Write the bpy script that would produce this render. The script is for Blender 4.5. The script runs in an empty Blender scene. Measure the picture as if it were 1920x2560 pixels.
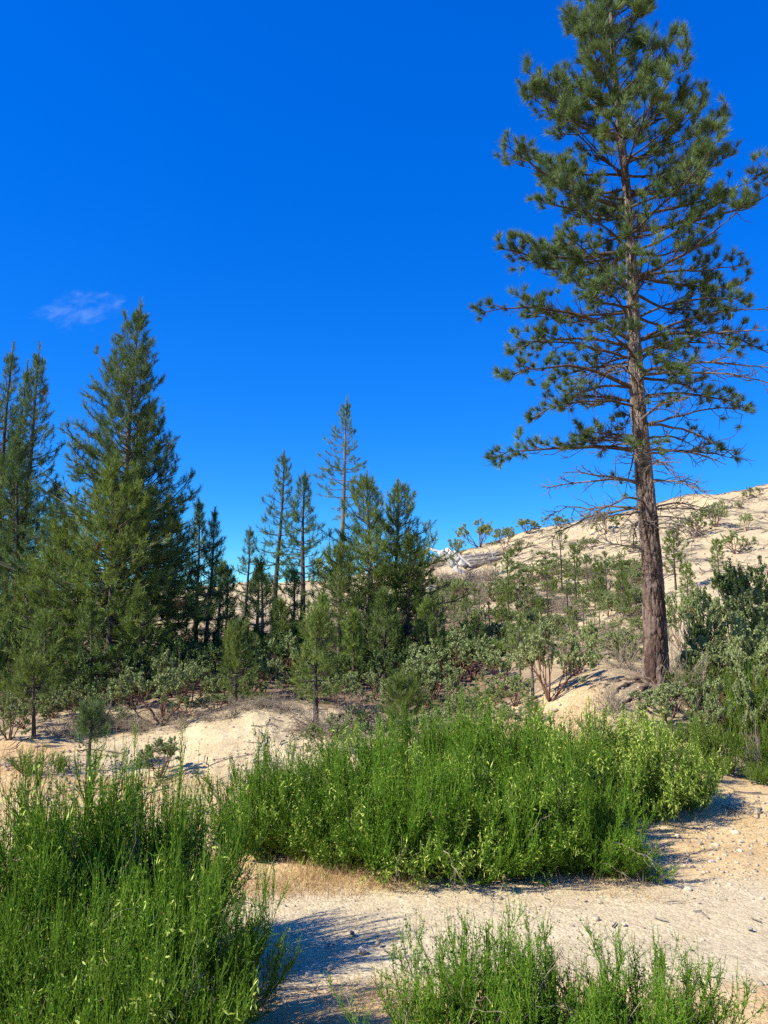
import bpy, math, random
import numpy as np

# ------------------------------------------------------------------ camera, sky, sun, exposure
SC = bpy.context.scene
COL = SC.collection
CAM_H, PITCH, FPX = 2.3, math.radians(9.0), 1923.0
cam_d = bpy.data.cameras.new('camera')
cam_d.sensor_fit = 'VERTICAL'; cam_d.sensor_height = 36.0; cam_d.lens = FPX / 2560 * 36.0
cam_d.clip_start = 0.05; cam_d.clip_end = 3000
cam = bpy.data.objects.new('camera', cam_d); COL.objects.link(cam)
cam.location = (0, 0, CAM_H); cam.rotation_euler = (math.pi / 2 + PITCH, 0, 0)
SC.camera = cam

SUN_EL = math.radians(40.0)
SUN_AZ = math.atan2(-0.91, -0.41)          # compass angle of the sun from +Y towards +X: left and a little behind the camera
sun_dir = np.array([math.sin(SUN_AZ) * math.cos(SUN_EL), math.cos(SUN_AZ) * math.cos(SUN_EL), math.sin(SUN_EL)])
sl = bpy.data.lights.new('sun', 'SUN'); sl.energy = 4.6; sl.angle = math.radians(0.53); sl.color = (1.0, 0.94, 0.80)
so = bpy.data.objects.new('sun', sl); COL.objects.link(so)
from mathutils import Vector
so.rotation_euler = Vector(sun_dir).to_track_quat('Z', 'Y').to_euler()

W = bpy.data.worlds.new('World'); SC.world = W; W.use_nodes = True
nt = W.node_tree; nt.nodes.clear()
out = nt.nodes.new('ShaderNodeOutputWorld'); bg = nt.nodes.new('ShaderNodeBackground')
sky = nt.nodes.new('ShaderNodeTexSky'); sky.sky_type = 'NISHITA'; sky.sun_disc = False
sky.sun_elevation = SUN_EL; sky.sun_rotation = SUN_AZ
sky.altitude = 900; sky.air_density = 1.0; sky.dust_density = 0.25; sky.ozone_density = 3.5
hs = nt.nodes.new('ShaderNodeHueSaturation'); hs.inputs['Saturation'].default_value = 1.17; hs.inputs['Value'].default_value = 1.0
hs.inputs['Hue'].default_value = 0.4865
nt.links.new(sky.outputs[0], hs.inputs['Color'])
gam = nt.nodes.new('ShaderNodeGamma'); gam.inputs[1].default_value = 2.25; nt.links.new(hs.outputs[0], gam.inputs[0])     # deep dry-air blue
sepc = nt.nodes.new('ShaderNodeSeparateColor'); sepc.mode = 'HSV'; nt.links.new(gam.outputs[0], sepc.inputs[0])
vpow = nt.nodes.new('ShaderNodeMath'); vpow.operation = 'POWER'; nt.links.new(sepc.outputs[2], vpow.inputs[0]); vpow.inputs[1].default_value = 0.25
vmul = nt.nodes.new('ShaderNodeMath'); vmul.operation = 'MULTIPLY'; nt.links.new(vpow.outputs[0], vmul.inputs[0]); vmul.inputs[1].default_value = 2.07
cmbc = nt.nodes.new('ShaderNodeCombineColor'); cmbc.mode = 'HSV'; nt.links.new(sepc.outputs[0], cmbc.inputs[0]); ssat = nt.nodes.new('ShaderNodeMath'); ssat.operation = 'MULTIPLY'; ssat.use_clamp = True; ssat.inputs[1].default_value = 1.016; nt.links.new(sepc.outputs[1], ssat.inputs[0]); nt.links.new(ssat.outputs[0], cmbc.inputs[1]); nt.links.new(vmul.outputs[0], cmbc.inputs[2])
# one thin wisp of cloud low on the left, fixed in direction
tc = nt.nodes.new('ShaderNodeTexCoord')
def wmath(op, a, b=None, v=None):
    n = nt.nodes.new('ShaderNodeMath'); n.operation = op
    for i, q in enumerate((a, b)):
        if q is None: continue
        if isinstance(q, (int, float)): n.inputs[i].default_value = q
        else: nt.links.new(q, n.inputs[i])
    return n.outputs[0]
def wdot(vec):
    n = nt.nodes.new('ShaderNodeVectorMath'); n.operation = 'DOT_PRODUCT'
    nt.links.new(tc.outputs['Generated'], n.inputs[0]); n.inputs[1].default_value = vec
    return n.outputs['Value']
def ray(px, py):
    a, b = (px - 960) / FPX, (1280 - py) / FPX
    return np.array([a, math.cos(PITCH) - b * math.sin(PITCH), math.sin(PITCH) + b * math.cos(PITCH)])
cd = ray(200, 775); cd /= np.linalg.norm(cd)
cr = np.cross(cd, [0, 0, 1]); cr /= np.linalg.norm(cr); cu = np.cross(cr, cd)
ax = 0.92 * cr + 0.39 * cu; ay = -0.39 * cr + 0.92 * cu
U, V, D = wdot(tuple(ax)), wdot(tuple(ay)), wdot(tuple(cd))
r2 = wmath('ADD', wmath('POWER', wmath('DIVIDE', U, 0.056), 2.0), wmath('POWER', wmath('DIVIDE', V, 0.026), 2.0))
comb = nt.nodes.new('ShaderNodeCombineXYZ')
nt.links.new(wmath('MULTIPLY', U, 22.0), comb.inputs[0]); nt.links.new(wmath('MULTIPLY', V, 48.0), comb.inputs[1])
ns = nt.nodes.new('ShaderNodeTexNoise'); ns.inputs['Scale'].default_value = 1.5; ns.inputs['Detail'].default_value = 9; ns.inputs['Roughness'].default_value = 0.62; ns.inputs['Distortion'].default_value = 0.25
nt.links.new(comb.outputs[0], ns.inputs['Vector'])
fall = nt.nodes.new('ShaderNodeMapRange'); fall.interpolation_type = 'SMOOTHERSTEP'
nt.links.new(wmath('ADD', r2, wmath('MULTIPLY', wmath('SUBTRACT', 0.5, ns.outputs[0]), 2.6)), fall.inputs[0]); fall.inputs[1].default_value = 1.0; fall.inputs[2].default_value = -0.35
nm = nt.nodes.new('ShaderNodeMapRange'); nt.links.new(ns.outputs[0], nm.inputs[0]); nm.inputs[1].default_value = 0.38; nm.inputs[2].default_value = 0.80
wisp = wmath('MULTIPLY', wmath('MULTIPLY', fall.outputs[0], nm.outputs[0]), wmath('MULTIPLY', wmath('GREATER_THAN', D, 0.5), 0.12))
mixc = nt.nodes.new('ShaderNodeMixRGB'); nt.links.new(wisp, mixc.inputs[0]); nt.links.new(cmbc.outputs[0], mixc.inputs[1])
mixc.inputs[2].default_value = (5.6, 6.4, 5.6, 1)
nt.links.new(mixc.outputs[0], bg.inputs['Color']); bg.inputs['Strength'].default_value = 0.11
nt.links.new(bg.outputs[0], out.inputs[0])

SC.view_settings.view_transform = 'Standard'; SC.view_settings.look = 'None'
SC.view_settings.gamma = 1.0; SC.view_settings.use_curve_mapping = False
SC.view_settings.exposure = 1.0
SC.render.engine = 'CYCLES'
SC.cycles.max_bounces = 6; SC.cycles.diffuse_bounces = 3; SC.cycles.transmission_bounces = 4; SC.cycles.glossy_bounces = 2
SC.cycles.caustics_reflective = False; SC.cycles.caustics_refractive = False
SC.cycles.use_denoising = False

def zone(px, py):
    h = 'near the fallen logs' if px < 1230 else 'left of the middle' if px < 1370 else 'right of the middle' if px < 1490 else 'close to the big trunk'
    v = 'high' if py < 1490 else 'midway' if py < 1560 else 'low'
    return v + ' on hill ' + h
# ------------------------------------------------------------------ small numeric helpers
RNG = np.random.default_rng(7)
def unit(v): return v / np.maximum(np.linalg.norm(v, axis=-1, keepdims=True), 1e-9)
def hash2(i, j, s):
    h = (i.astype(np.int64) * 374761393 + j.astype(np.int64) * 668265263 + s * 982451653) & 0xFFFFFFFF
    h = ((h ^ (h >> 13)) * 1274126177) & 0xFFFFFFFF
    h = h ^ (h >> 16)
    return (h & 0xFFFFFF) / float(0x1000000)
def vnoise(x, y, s=0):
    xi, yi = np.floor(x), np.floor(y); fx, fy = x - xi, y - yi
    fx = fx * fx * (3 - 2 * fx); fy = fy * fy * (3 - 2 * fy)
    a = hash2(xi, yi, s); b = hash2(xi + 1, yi, s); c = hash2(xi, yi + 1, s); d = hash2(xi + 1, yi + 1, s)
    return (a * (1 - fx) + b * fx) * (1 - fy) + (c * (1 - fx) + d * fx) * fy
def fbm(x, y, s=0, o=4):
    t, a = 0, 0.5
    for k in range(o):
        t = t + a * (vnoise(x, y, s + k * 17) - 0.5); x, y, a = x * 2.03 + 3.1, y * 2.03 + 1.7, a * 0.5
    return t
def sstep(a, b, x):
    t = np.clip((x - a) / (b - a), 0, 1); return t * t * (3 - 2 * t)
def worley(u, v, wrap, s=0):
    iu, iv = np.floor(u), np.floor(v); f1 = np.full(u.shape, 9.0); f2 = np.full(u.shape, 9.0); idc = np.zeros(u.shape)
    for di in (-1, 0, 1):
        for dj in (-1, 0, 1):
            ci, cj = iu + di, iv + dj; w = np.mod(ci, wrap)
            d = np.hypot(ci + hash2(w, cj, s) - u, cj + hash2(w, cj, s + 5) - v)
            nf = d < f1
            f2 = np.where(nf, f1, np.minimum(f2, d)); idc = np.where(nf, hash2(w, cj, s + 9), idc); f1 = np.minimum(f1, d)
    return f1, f2, idc

def tan_el(py): return math.tan(math.atan((1280 - py) / FPX) + PITCH)
def pt(px, py, Y):
    r = ray(px, py); return r * (Y / r[1]) + np.array([0, 0, CAM_H])
def z_at(py, Y): return CAM_H + Y * tan_el(py)

# ------------------------------------------------------------------ terrain: smooth surface through measured spots of the place
CTRL = [(-14, -6, 0), (0, -6, 0), (14, -6, 0), (-6, 3, 0), (0, 3, 0), (6, 3, 0.0), (-4, 6, 0), (0, 6, 0), (4, 6, 0.0), (-5, 8.5, 0), (0, 8, 0), (4, 8.5, 0), (7, 7, 0), (-9, 7, 0), (11, 6, 0.1), (-14, 10, 0)]
for px, py, Y in [(-300, 1935, 13.5), (0, 1990, 11.5), (0, 1930, 13.2), (100, 1905, 14.2), (40, 1850, 15.6), (200, 1815, 16.6), (-300, 1830, 16.5),
                  (250, 1745, 20), (0, 1770, 20), (-300, 1775, 20), (400, 1817, 16.2), (330, 1950, 12.8), (520, 1925, 13.2), (480, 1850, 14.6),
                  (560, 1885, 13.6), (760, 1890, 13.4), (610, 1775, 15.4), (700, 1768, 15.6), (790, 1790, 15.2), (640, 1735, 18), (450, 1800, 16.4),
                  (900, 1960, 11.6), (850, 1830, 14.6), (1030, 1830, 14.8), (1000, 1740, 18.5), (850, 1700, 21.5), (600, 1690, 22), (600, 1640, 28), (300, 1680, 27),
                  (0, 1690, 28), (-400, 1690, 28),
                  (1200, 1960, 11.4), (1220, 1800, 14.6), (1350, 1795, 14.2), (1350, 1930, 11.6), (1450, 1720, 14.9), (1550, 1684, 15.3), (1600, 1765, 13.9), (1500, 1850, 12.6), (1660, 1700, 15.4),
                  (1440, 1665, 17.5), (1300, 1752, 16.5), (1250, 1700, 19), (1450, 1640, 20), (1620, 1660, 18), (1750, 1740, 15.2), (1880, 1800, 14.4), (1900, 1700, 17), (2150, 1740, 16),
                  (1700, 1900, 12.3), (1900, 1935, 12.2), (1900, 1965, 11.2), (2200, 1965, 11.5), (1700, 2070, 9.6), (1920, 2070, 9.6), (2300, 2050, 9.8),
                  (1200, 1640, 24), (1000, 1620, 27), (800, 1600, 31), (1200, 1560, 32), (1500, 1570, 27), (1800, 1500, 26), (1900, 1480, 28), (2200, 1430, 30),
                  (1000, 1530, 38), (600, 1560, 38), (200, 1590, 38), (-300, 1610, 38), (1200, 1480, 42), (1500, 1440, 40), (1800, 1370, 42), (2200, 1300, 44),
                  (-300, 1520, 52), (0, 1500, 54), (300, 1485, 55), (560, 1466, 56), (800, 1447, 57), (950, 1430, 58), (1080, 1412, 58), (1135, 1404, 58), (1200, 1366, 60), (1320, 1330, 62),
                  (1450, 1308, 62), (1600, 1275, 63), (1700, 1252, 64), (1800, 1240, 64), (1920, 1222, 65), (2200, 1190, 68)]:
    CTRL.append(tuple(pt(px, py, Y)))
for x, y, z in [(-60, 90, -2), (0, 90, 0), (40, 95, 6), (75, 100, 8), (-90, 40, 1), (-60, 10, 0), (60, 5, 2), (80, 40, 12), (-40, 62, 1.5), (0, 74, 4), (22, 78, 8.5), (45, 80, 12)]:
    CTRL.append((x, y, z))
CTRL = np.array(CTRL, float)
def _tps_fit(P):
    n = len(P); d = np.linalg.norm(P[:, None, :2] - P[None, :, :2], axis=2)
    K = np.where(d > 0, d * d * np.log(np.maximum(d, 1e-9)), 0) + np.eye(n) * 0.02
    Q = np.c_[np.ones(n), P[:, :2]]
    A = np.block([[K, Q], [Q.T, np.zeros((3, 3))]])
    return np.linalg.solve(A, np.r_[P[:, 2], 0, 0, 0])
TW = _tps_fit(CTRL)
def height(x, y):
    x, y = np.asarray(x, float), np.asarray(y, float); sh = x.shape; x, y = x.ravel(), y.ravel(); z = np.empty(len(x))
    for a in range(0, len(x), 20000):
        X, Yv = x[a:a + 20000], y[a:a + 20000]
        d2 = (X[:, None] - CTRL[None, :, 0]) ** 2 + (Yv[:, None] - CTRL[None, :, 1]) ** 2
        z[a:a + 20000] = (0.5 * d2 * np.log(np.maximum(d2, 1e-12))) @ TW[:-3] + TW[-3] + TW[-2] * X + TW[-1] * Yv
    r = np.hypot(x, (y - 35) * 0.9); w = sstep(70, 120, r)
    z = z * (1 - w) + w * (-3.0)
    z = np.where(y < 4, z * sstep(-8, 4, y), z)
    hill = sstep(24, 36, y) * (1 - w)
    z = z + hill * (fbm(x * 0.22, y * 0.13, 3, 4) * 1.1 + fbm(x * 0.9, y * 0.5, 11, 3) * 0.35)
    mid = sstep(10.5, 14, y)
    z = z + mid * fbm(x * 0.7, y * 0.7, 21, 4) * 0.22
    bank = sstep(12.6, 13.4, y) * (1 - sstep(15.6, 17, y)) * sstep(-6.5, -4, x) * (1 - sstep(-1.0, 0.6, x))
    z = z + bank * (np.abs(fbm(x * 2.2 + y * 0.6, y * 0.35, 31, 3)) * -0.28)
    return z.reshape(sh)
def micro(x, y):
    z = fbm(x * 2.2, y * 2.2, 41, 4) * 0.06 + fbm(x * 9, y * 9, 51, 2) * 0.022
    road = road_mask(x, y); z = z * (1 - 0.84 * road)
    # lug prints of one tyre, pressed into the loose sand, and the shallow rut they lie in
    yc = 7.02 + 0.035 * x + 0.02 * np.sin(x * 1.3); t = y - yc
    band = sstep(0.17, 0.12, np.abs(t)) * sstep(-2.6, -1.9, x) * (1 - sstep(1.0, 2.6, x))
    ph = x / 0.085 + np.abs(t) * 7.0
    z = z + band * (0.012 * sstep(0.0, 0.7, np.sin(ph * 2 * math.pi)) * (0.5 + vnoise(x * 5, y * 5, 77)) - 0.006)
    z = z - 0.03 * np.exp(-((y - 6.3 - 0.03 * x) / 0.25) ** 2) * road
    return z
def road_mask(x, y):
    n = fbm(x * 0.8, y * 0.8, 61, 3) * 0.5
    return sstep(5.35, 5.75, y + n + 0.03 * x) * (1 - sstep(7.2, 7.7, y + n - 0.12 * np.maximum(x, 0) + 0.15 * np.maximum(-x - 2, 0)))
def ground_at(px, py):
    r = ray(px, py); t = np.linspace(2, 110, 2200)
    p = np.array([0, 0, CAM_H]) + t[:, None] * r
    below = p[:, 2] < height(p[:, 0], p[:, 1])
    if below.any(): i = int(np.argmax(below))
    else:
        gap = np.where((t > 20) & (t < 72), (p[:, 2] - height(p[:, 0], p[:, 1])) / t, 9); i = int(np.argmin(gap))
    q = p[i]; return np.array([q[0], q[1], float(height(q[0], q[1]))])
def at(px, Y):
    z = 0.0
    for _ in range(6):
        d = Y * math.cos(PITCH) + (z - CAM_H) * math.sin(PITCH); x = (px - 960) / FPX * d; z = float(height(x, Y))
    return np.array([x, Y, z])

# ------------------------------------------------------------------ materials
MATS = {}
def mat_new(name):
    m = bpy.data.materials.new(name); m.use_nodes = True; MATS[name] = m
    t = m.node_tree; t.nodes.clear(); o = t.nodes.new('ShaderNodeOutputMaterial'); return m, t, o
def lk(t, a, b): t.links.new(a, b)
def ramp(t, fac, stops):
    r = t.nodes.new('ShaderNodeValToRGB'); lk(t, fac, r.inputs[0]); e = r.color_ramp.elements
    while len(e) < len(stops): e.new(0.5)
    for k, (p, c) in enumerate(stops): e[k].position = p; e[k].color = (*c, 1)
    return r.outputs[0]
def noise(t, vec, scale, detail=4, rough=0.6, dist=0.0):
    n = t.nodes.new('ShaderNodeTexNoise'); n.inputs['Scale'].default_value = scale; n.inputs['Detail'].default_value = detail
    n.inputs['Roughness'].default_value = rough; n.inputs['Distortion'].default_value = dist
    if vec is not None: lk(t, vec, n.inputs['Vector'])
    return n.outputs[0]
def mix(t, fac, a, b, mode='MIX'):
    n = t.nodes.new('ShaderNodeMixRGB'); n.blend_type = mode
    for i, q in enumerate((fac, a, b)):
        if isinstance(q, (int, float)): n.inputs[i].default_value = q
        elif isinstance(q, tuple): n.inputs[i].default_value = (*q, 1)
        else: lk(t, q, n.inputs[i])
    return n.outputs[0]
def leaf_mat(name, dark, light, trans=0.25, rough=0.5, spec=0.35, objvar=0.25, tcol=None, accent=None):
    m, t, o = mat_new(name)
    a = t.nodes.new('ShaderNodeAttribute'); a.attribute_name = 'rnd'
    oi = t.nodes.new('ShaderNodeObjectInfo')
    c = ramp(t, a.outputs['Fac'], [(0.0, dark), (1.0, light)] if accent is None else [(0.0, dark), (0.93, light), (0.96, accent), (1.0, accent)])
    v = t.nodes.new('ShaderNodeMapRange'); lk(t, oi.outputs['Random'], v.inputs[0]); v.inputs[3].default_value = 1 - objvar; v.inputs[4].default_value = 1 + objvar
    hsn = t.nodes.new('ShaderNodeHueSaturation'); lk(t, c, hsn.inputs['Color']); lk(t, v.outputs[0], hsn.inputs['Value'])
    p = t.nodes.new('ShaderNodeBsdfPrincipled'); lk(t, hsn.outputs[0], p.inputs['Base Color']); p.inputs['Roughness'].default_value = rough
    p.inputs['Specular IOR Level'].default_value = spec
    tr = t.nodes.new('ShaderNodeBsdfTranslucent')
    tint = mix(t, 1.0, hsn.outputs[0], tcol or (1.15, 1.1, 0.55), 'MULTIPLY'); lk(t, tint, tr.inputs['Color'])
    mx = t.nodes.new('ShaderNodeMixShader'); mx.inputs[0].default_value = trans
    lk(t, p.outputs[0], mx.inputs[1]); lk(t, tr.outputs[0], mx.inputs[2]); lk(t, mx.outputs[0], o.inputs[0])
    return m
def wood_mat(name, c1, c2, scale=6.0, stretch=0.25, bump=0.3, rough=0.9):
    m, t, o = mat_new(name)
    tcn = t.nodes.new('ShaderNodeTexCoord'); mp = t.nodes.new('ShaderNodeMapping'); mp.inputs['Scale'].default_value = (1, 1, stretch)
    lk(t, tcn.outputs['Object'], mp.inputs[0])
    n = noise(t, mp.outputs[0], scale, 5, 0.65)
    c = ramp(t, n, [(0.3, c1), (0.7, c2)])
    p = t.nodes.new('ShaderNodeBsdfPrincipled'); lk(t, c, p.inputs['Base Color']); p.inputs['Roughness'].default_value = rough; p.inputs['Specular IOR Level'].default_value = 0.2
    b = t.nodes.new('ShaderNodeBump'); b.inputs['Strength'].default_value = bump; b.inputs['Distance'].default_value = 0.02
    lk(t, noise(t, mp.outputs[0], scale * 4, 4), b.inputs['Height']); lk(t, b.outputs[0], p.inputs['Normal']); lk(t, p.outputs[0], o.inputs[0])
    return m

leaf_mat('needles_near', (0.040, 0.086, 0.034), (0.172, 0.238, 0.084), 0.20, 0.55, 0.15, 0.10)
leaf_mat('needles_dark', (0.046, 0.102, 0.036), (0.190, 0.270, 0.090), 0.26, 0.55, 0.15, 0.12)
leaf_mat('needles_light', (0.076, 0.132, 0.026), (0.235, 0.300, 0.066), 0.26, 0.55, 0.15, 0.15)
leaf_mat('needles_mid', (0.064, 0.122, 0.030), (0.225, 0.295, 0.074), 0.26, 0.55, 0.15, 0.12)
leaf_mat('needles_dead', (0.28, 0.12, 0.05), (0.42, 0.22, 0.10), 0.15, 0.7, 0.2, 0.1)
leaf_mat('fir_needles', (0.040, 0.080, 0.016), (0.135, 0.190, 0.042), 0.2, 0.5, 0.15, 0.15)
leaf_mat('broom_green', (0.034, 0.098, 0.008), (0.158, 0.285, 0.028), 0.26, 0.55, 0.12, 0.14, None, (0.36, 0.35, 0.075))
leaf_mat('broom_stem', (0.052, 0.128, 0.008), (0.180, 0.310, 0.028), 0.12, 0.55, 0.12, 0.10)
leaf_mat('broom_olive', (0.056, 0.115, 0.012), (0.195, 0.280, 0.040), 0.25, 0.55, 0.12, 0.15)
leaf_mat('pod_green', (0.24, 0.34, 0.05), (0.48, 0.55, 0.13), 0.25, 0.5, 0.2, 0.1)
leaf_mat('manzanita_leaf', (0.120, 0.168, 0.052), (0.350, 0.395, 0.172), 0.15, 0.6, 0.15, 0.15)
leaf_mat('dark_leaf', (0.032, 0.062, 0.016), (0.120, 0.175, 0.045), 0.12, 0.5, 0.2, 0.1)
leaf_mat('grass_dry', (0.38, 0.24, 0.10), (0.68, 0.52, 0.28), 0.25, 0.7, 0.2, 0.1, (1.1, 0.95, 0.7))
wood_mat('bark_grey', (0.075, 0.060, 0.050), (0.20, 0.165, 0.14), 5)
wood_mat('bark_dark', (0.036, 0.028, 0.024), (0.105, 0.085, 0.072), 5)
wood_mat('bark_red', (0.075, 0.030, 0.022), (0.19, 0.095, 0.07), 8)
wood_mat('twig_grey', (0.17, 0.13, 0.09), (0.38, 0.31, 0.235), 9)
wood_mat('log_white', (0.42, 0.38, 0.33), (0.66, 0.61, 0.54), 3)
wood_mat('log_grey', (0.24, 0.205, 0.165), (0.44, 0.39, 0.33), 3)
wood_mat('log_dark', (0.10, 0.085, 0.07), (0.27, 0.23, 0.19), 3)

def bark_material():
    m, t, o = mat_new('bark_big')
    a = t.nodes.new('ShaderNodeAttribute'); a.attribute_name = 'rnd'
    tcn = t.nodes.new('ShaderNodeTexCoord'); mp = t.nodes.new('ShaderNodeMapping'); mp.inputs['Scale'].default_value = (1, 1, 0.3); lk(t, tcn.outputs['Object'], mp.inputs[0])
    sep = t.nodes.new('ShaderNodeSeparateXYZ'); lk(t, tcn.outputs['Object'], sep.inputs[0])
    up = t.nodes.new('ShaderNodeMapRange'); lk(t, sep.outputs[2], up.inputs[0]); up.inputs[1].default_value = 2.0; up.inputs[2].default_value = 7.5
    low = ramp(t, a.outputs['Fac'], [(0.0, (0.045, 0.028, 0.022)), (0.5, (0.105, 0.068, 0.052)), (1.0, (0.235, 0.18, 0.15))])
    high = ramp(t, a.outputs['Fac'], [(0.0, (0.075, 0.058, 0.048)), (0.5, (0.17, 0.14, 0.12)), (1.0, (0.33, 0.285, 0.25))])
    c = mix(t, up.outputs[0], low, high)
    c = mix(t, 0.55, c, ramp(t, noise(t, mp.outputs[0], 14, 5, 0.7), [(0.3, (0.45, 0.42, 0.40)), (0.7, (1.5, 1.45, 1.4))]), 'MULTIPLY')
    p = t.nodes.new('ShaderNodeBsdfPrincipled'); lk(t, c, p.inputs['Base Color']); p.inputs['Roughness'].default_value = 0.9; p.inputs['Specular IOR Level'].default_value = 0.15
    b = t.nodes.new('ShaderNodeBump'); b.inputs['Strength'].default_value = 0.9; b.inputs['Distance'].default_value = 0.03
    lk(t, noise(t, mp.outputs[0], 40, 4, 0.7), b.inputs['Height']); lk(t, b.outputs[0], p.inputs['Normal']); lk(t, p.outputs[0], o.inputs[0])
bark_material()

def ground_material():
    m, t, o = mat_new('ground')
    g = t.nodes.new('ShaderNodeNewGeometry'); P = g.outputs['Position']
    ro = t.nodes.new('ShaderNodeAttribute'); ro.attribute_name = 'road'
    hi = t.nodes.new('ShaderNodeAttribute'); hi.attribute_name = 'hill'
    och = t.nodes.new('ShaderNodeAttribute'); och.attribute_name = 'ochre'
    n1 = noise(t, P, 1.3, 6, 0.65); n2 = noise(t, P, 9.0, 5, 0.7)
    verge = ramp(t, n1, [(0.3, (0.48, 0.335, 0.16)), (0.55, (0.57, 0.435, 0.24)), (0.75, (0.63, 0.515, 0.325))])
    road = ramp(t, n1, [(0.3, (0.485, 0.40, 0.255)), (0.7, (0.585, 0.50, 0.335))])
    hill = ramp(t, n1, [(0.25, (0.39, 0.31, 0.18)), (0.5, (0.485, 0.40, 0.25)), (0.75, (0.57, 0.485, 0.32))])
    och_c = ramp(t, n1, [(0.3, (0.46, 0.27, 0.12)), (0.7, (0.60, 0.42, 0.22))])
    big = noise(t, P, 0.32, 5, 0.6)
    hill = mix(t, ramp(t, big, [(0.42, (0.0, 0.0, 0.0)), (0.62, (0.7, 0.7, 0.7))]), hill, ramp(t, n2, [(0.3, (0.31, 0.25, 0.165)), (0.7, (0.48, 0.40, 0.27))]))
    c = mix(t, ro.outputs['Fac'], verge, road); c = mix(t, hi.outputs['Fac'], c, hill); c = mix(t, och.outputs['Fac'], c, och_c)
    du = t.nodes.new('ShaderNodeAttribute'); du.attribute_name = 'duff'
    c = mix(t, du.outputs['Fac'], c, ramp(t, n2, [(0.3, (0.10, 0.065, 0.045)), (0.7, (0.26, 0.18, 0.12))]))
    # pebbles: cells that are lighter, greyer or browner
    vo = t.nodes.new('ShaderNodeTexVoronoi'); vo.inputs['Scale'].default_value = 38; lk(t, P, vo.inputs['Vector'])
    hsv = t.nodes.new('ShaderNodeSeparateColor'); lk(t, vo.outputs['Color'], hsv.inputs[0])
    pc = ramp(t, hsv.outputs[0], [(0.0, (0.42, 0.36, 0.30)), (0.3, (0.9, 0.84, 0.75)), (0.7, (1.05, 1.0, 0.93)), (1.0, (1.35, 1.3, 1.22))])
    c = mix(t, 0.38, c, pc, 'MULTIPLY')
    c = mix(t, 0.45, c, ramp(t, n2, [(0.3, (0.66, 0.60, 0.54)), (0.65, (1.2, 1.18, 1.15))]), 'MULTIPLY')
    p = t.nodes.new('ShaderNodeBsdfPrincipled'); lk(t, c, p.inputs['Base Color']); p.inputs['Roughness'].default_value = 0.95; p.inputs['Specular IOR Level'].default_value = 0.1
    b1 = t.nodes.new('ShaderNodeBump'); b1.inputs['Strength'].default_value = 0.45; b1.inputs['Distance'].default_value = 0.010
    lk(t, vo.outputs['Distance'], b1.inputs['Height']); b1.invert = True
    b2 = t.nodes.new('ShaderNodeBump'); b2.inputs['Strength'].default_value = 0.55; b2.inputs['Distance'].default_value = 0.06
    lk(t, noise(t, P, 6.0, 8, 0.75), b2.inputs['Height']); lk(t, b2.outputs[0], b1.inputs['Normal'])
    lk(t, b1.outputs[0], p.inputs['Normal']); lk(t, p.outputs[0], o.inputs[0])
ground_material()
def stone_material():
    m, t, o = mat_new('stone')
    a = t.nodes.new('ShaderNodeAttribute'); a.attribute_name = 'rnd'; oi = t.nodes.new('ShaderNodeObjectInfo')
    ad = t.nodes.new('ShaderNodeMath'); ad.operation = 'ADD'; lk(t, a.outputs['Fac'], ad.inputs[0]); lk(t, oi.outputs['Random'], ad.inputs[1])
    fr = t.nodes.new('ShaderNodeMath'); fr.operation = 'FRACT'; lk(t, ad.outputs[0], fr.inputs[0])
    c = ramp(t, fr.outputs[0], [(0.0, (0.11, 0.10, 0.10)), (0.15, (0.27, 0.22, 0.18)), (0.4, (0.40, 0.32, 0.21)), (0.75, (0.47, 0.38, 0.26)), (1.0, (0.53, 0.45, 0.33))])
    p = t.nodes.new('ShaderNodeBsdfPrincipled'); p.inputs['Roughness'].default_value = 0.85
    tcn = t.nodes.new('ShaderNodeTexCoord')
    lk(t, mix(t, 0.5, c, ramp(t, noise(t, tcn.outputs['Object'], 30, 4), [(0.3, (0.7, 0.7, 0.7)), (0.7, (1.2, 1.2, 1.2))]), 'MULTIPLY'), p.inputs['Base Color']); lk(t, p.outputs[0], o.inputs[0])
stone_material()

# ------------------------------------------------------------------ mesh plumbing
class Soup:
    def __init__(s): s.v, s.f, s.r, s.m, s.n, s.q = [], [], [], [], 0, False
    def add(s, v, f, r, mi=0):
        if len(v) == 0: return
        s.v.append(np.asarray(v, np.float32)); s.f.append(np.asarray(f, np.int32) + s.n)
        s.r.append(np.broadcast_to(np.asarray(r, np.float32), (len(v),))); s.m.append(np.full(len(f), mi, np.int32)); s.n += len(v)
    def mesh(s, name, mats, smooth=False, attrs=None):
        me = bpy.data.meshes.new(name)
        if s.n:
            V = np.concatenate(s.v); F = np.concatenate(s.f); k = F.shape[1]
            me.vertices.add(len(V)); me.vertices.foreach_set('co', V.ravel())
            me.loops.add(F.size); me.loops.foreach_set('vertex_index', F.ravel())
            me.polygons.add(len(F)); me.polygons.foreach_set('loop_start', np.arange(0, F.size, k, dtype=np.int32)); me.polygons.foreach_set('loop_total', np.full(len(F), k, np.int32))
            me.polygons.foreach_set('material_index', np.concatenate(s.m))
            if smooth: me.polygons.foreach_set('use_smooth', np.ones(len(F), bool))
            a = me.attributes.new('rnd', 'FLOAT', 'POINT'); a.data.foreach_set('value', np.concatenate(s.r))
            for nme, arr in (attrs or {}).items():
                a = me.attributes.new(nme, 'FLOAT', 'POINT'); a.data.foreach_set('value', np.asarray(arr, np.float32))
            me.update(calc_edges=True)
        for m in mats: me.materials.append(MATS[m])
        return me
def obj(name, me, parent=None, loc=None):
    o = bpy.data.objects.new(name, me); COL.objects.link(o)
    if loc is not None: o.location = loc
    if parent is not None:
        o.parent = parent
        if name in STUFF: o['kind'] = 'stuff'
    return o
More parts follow.
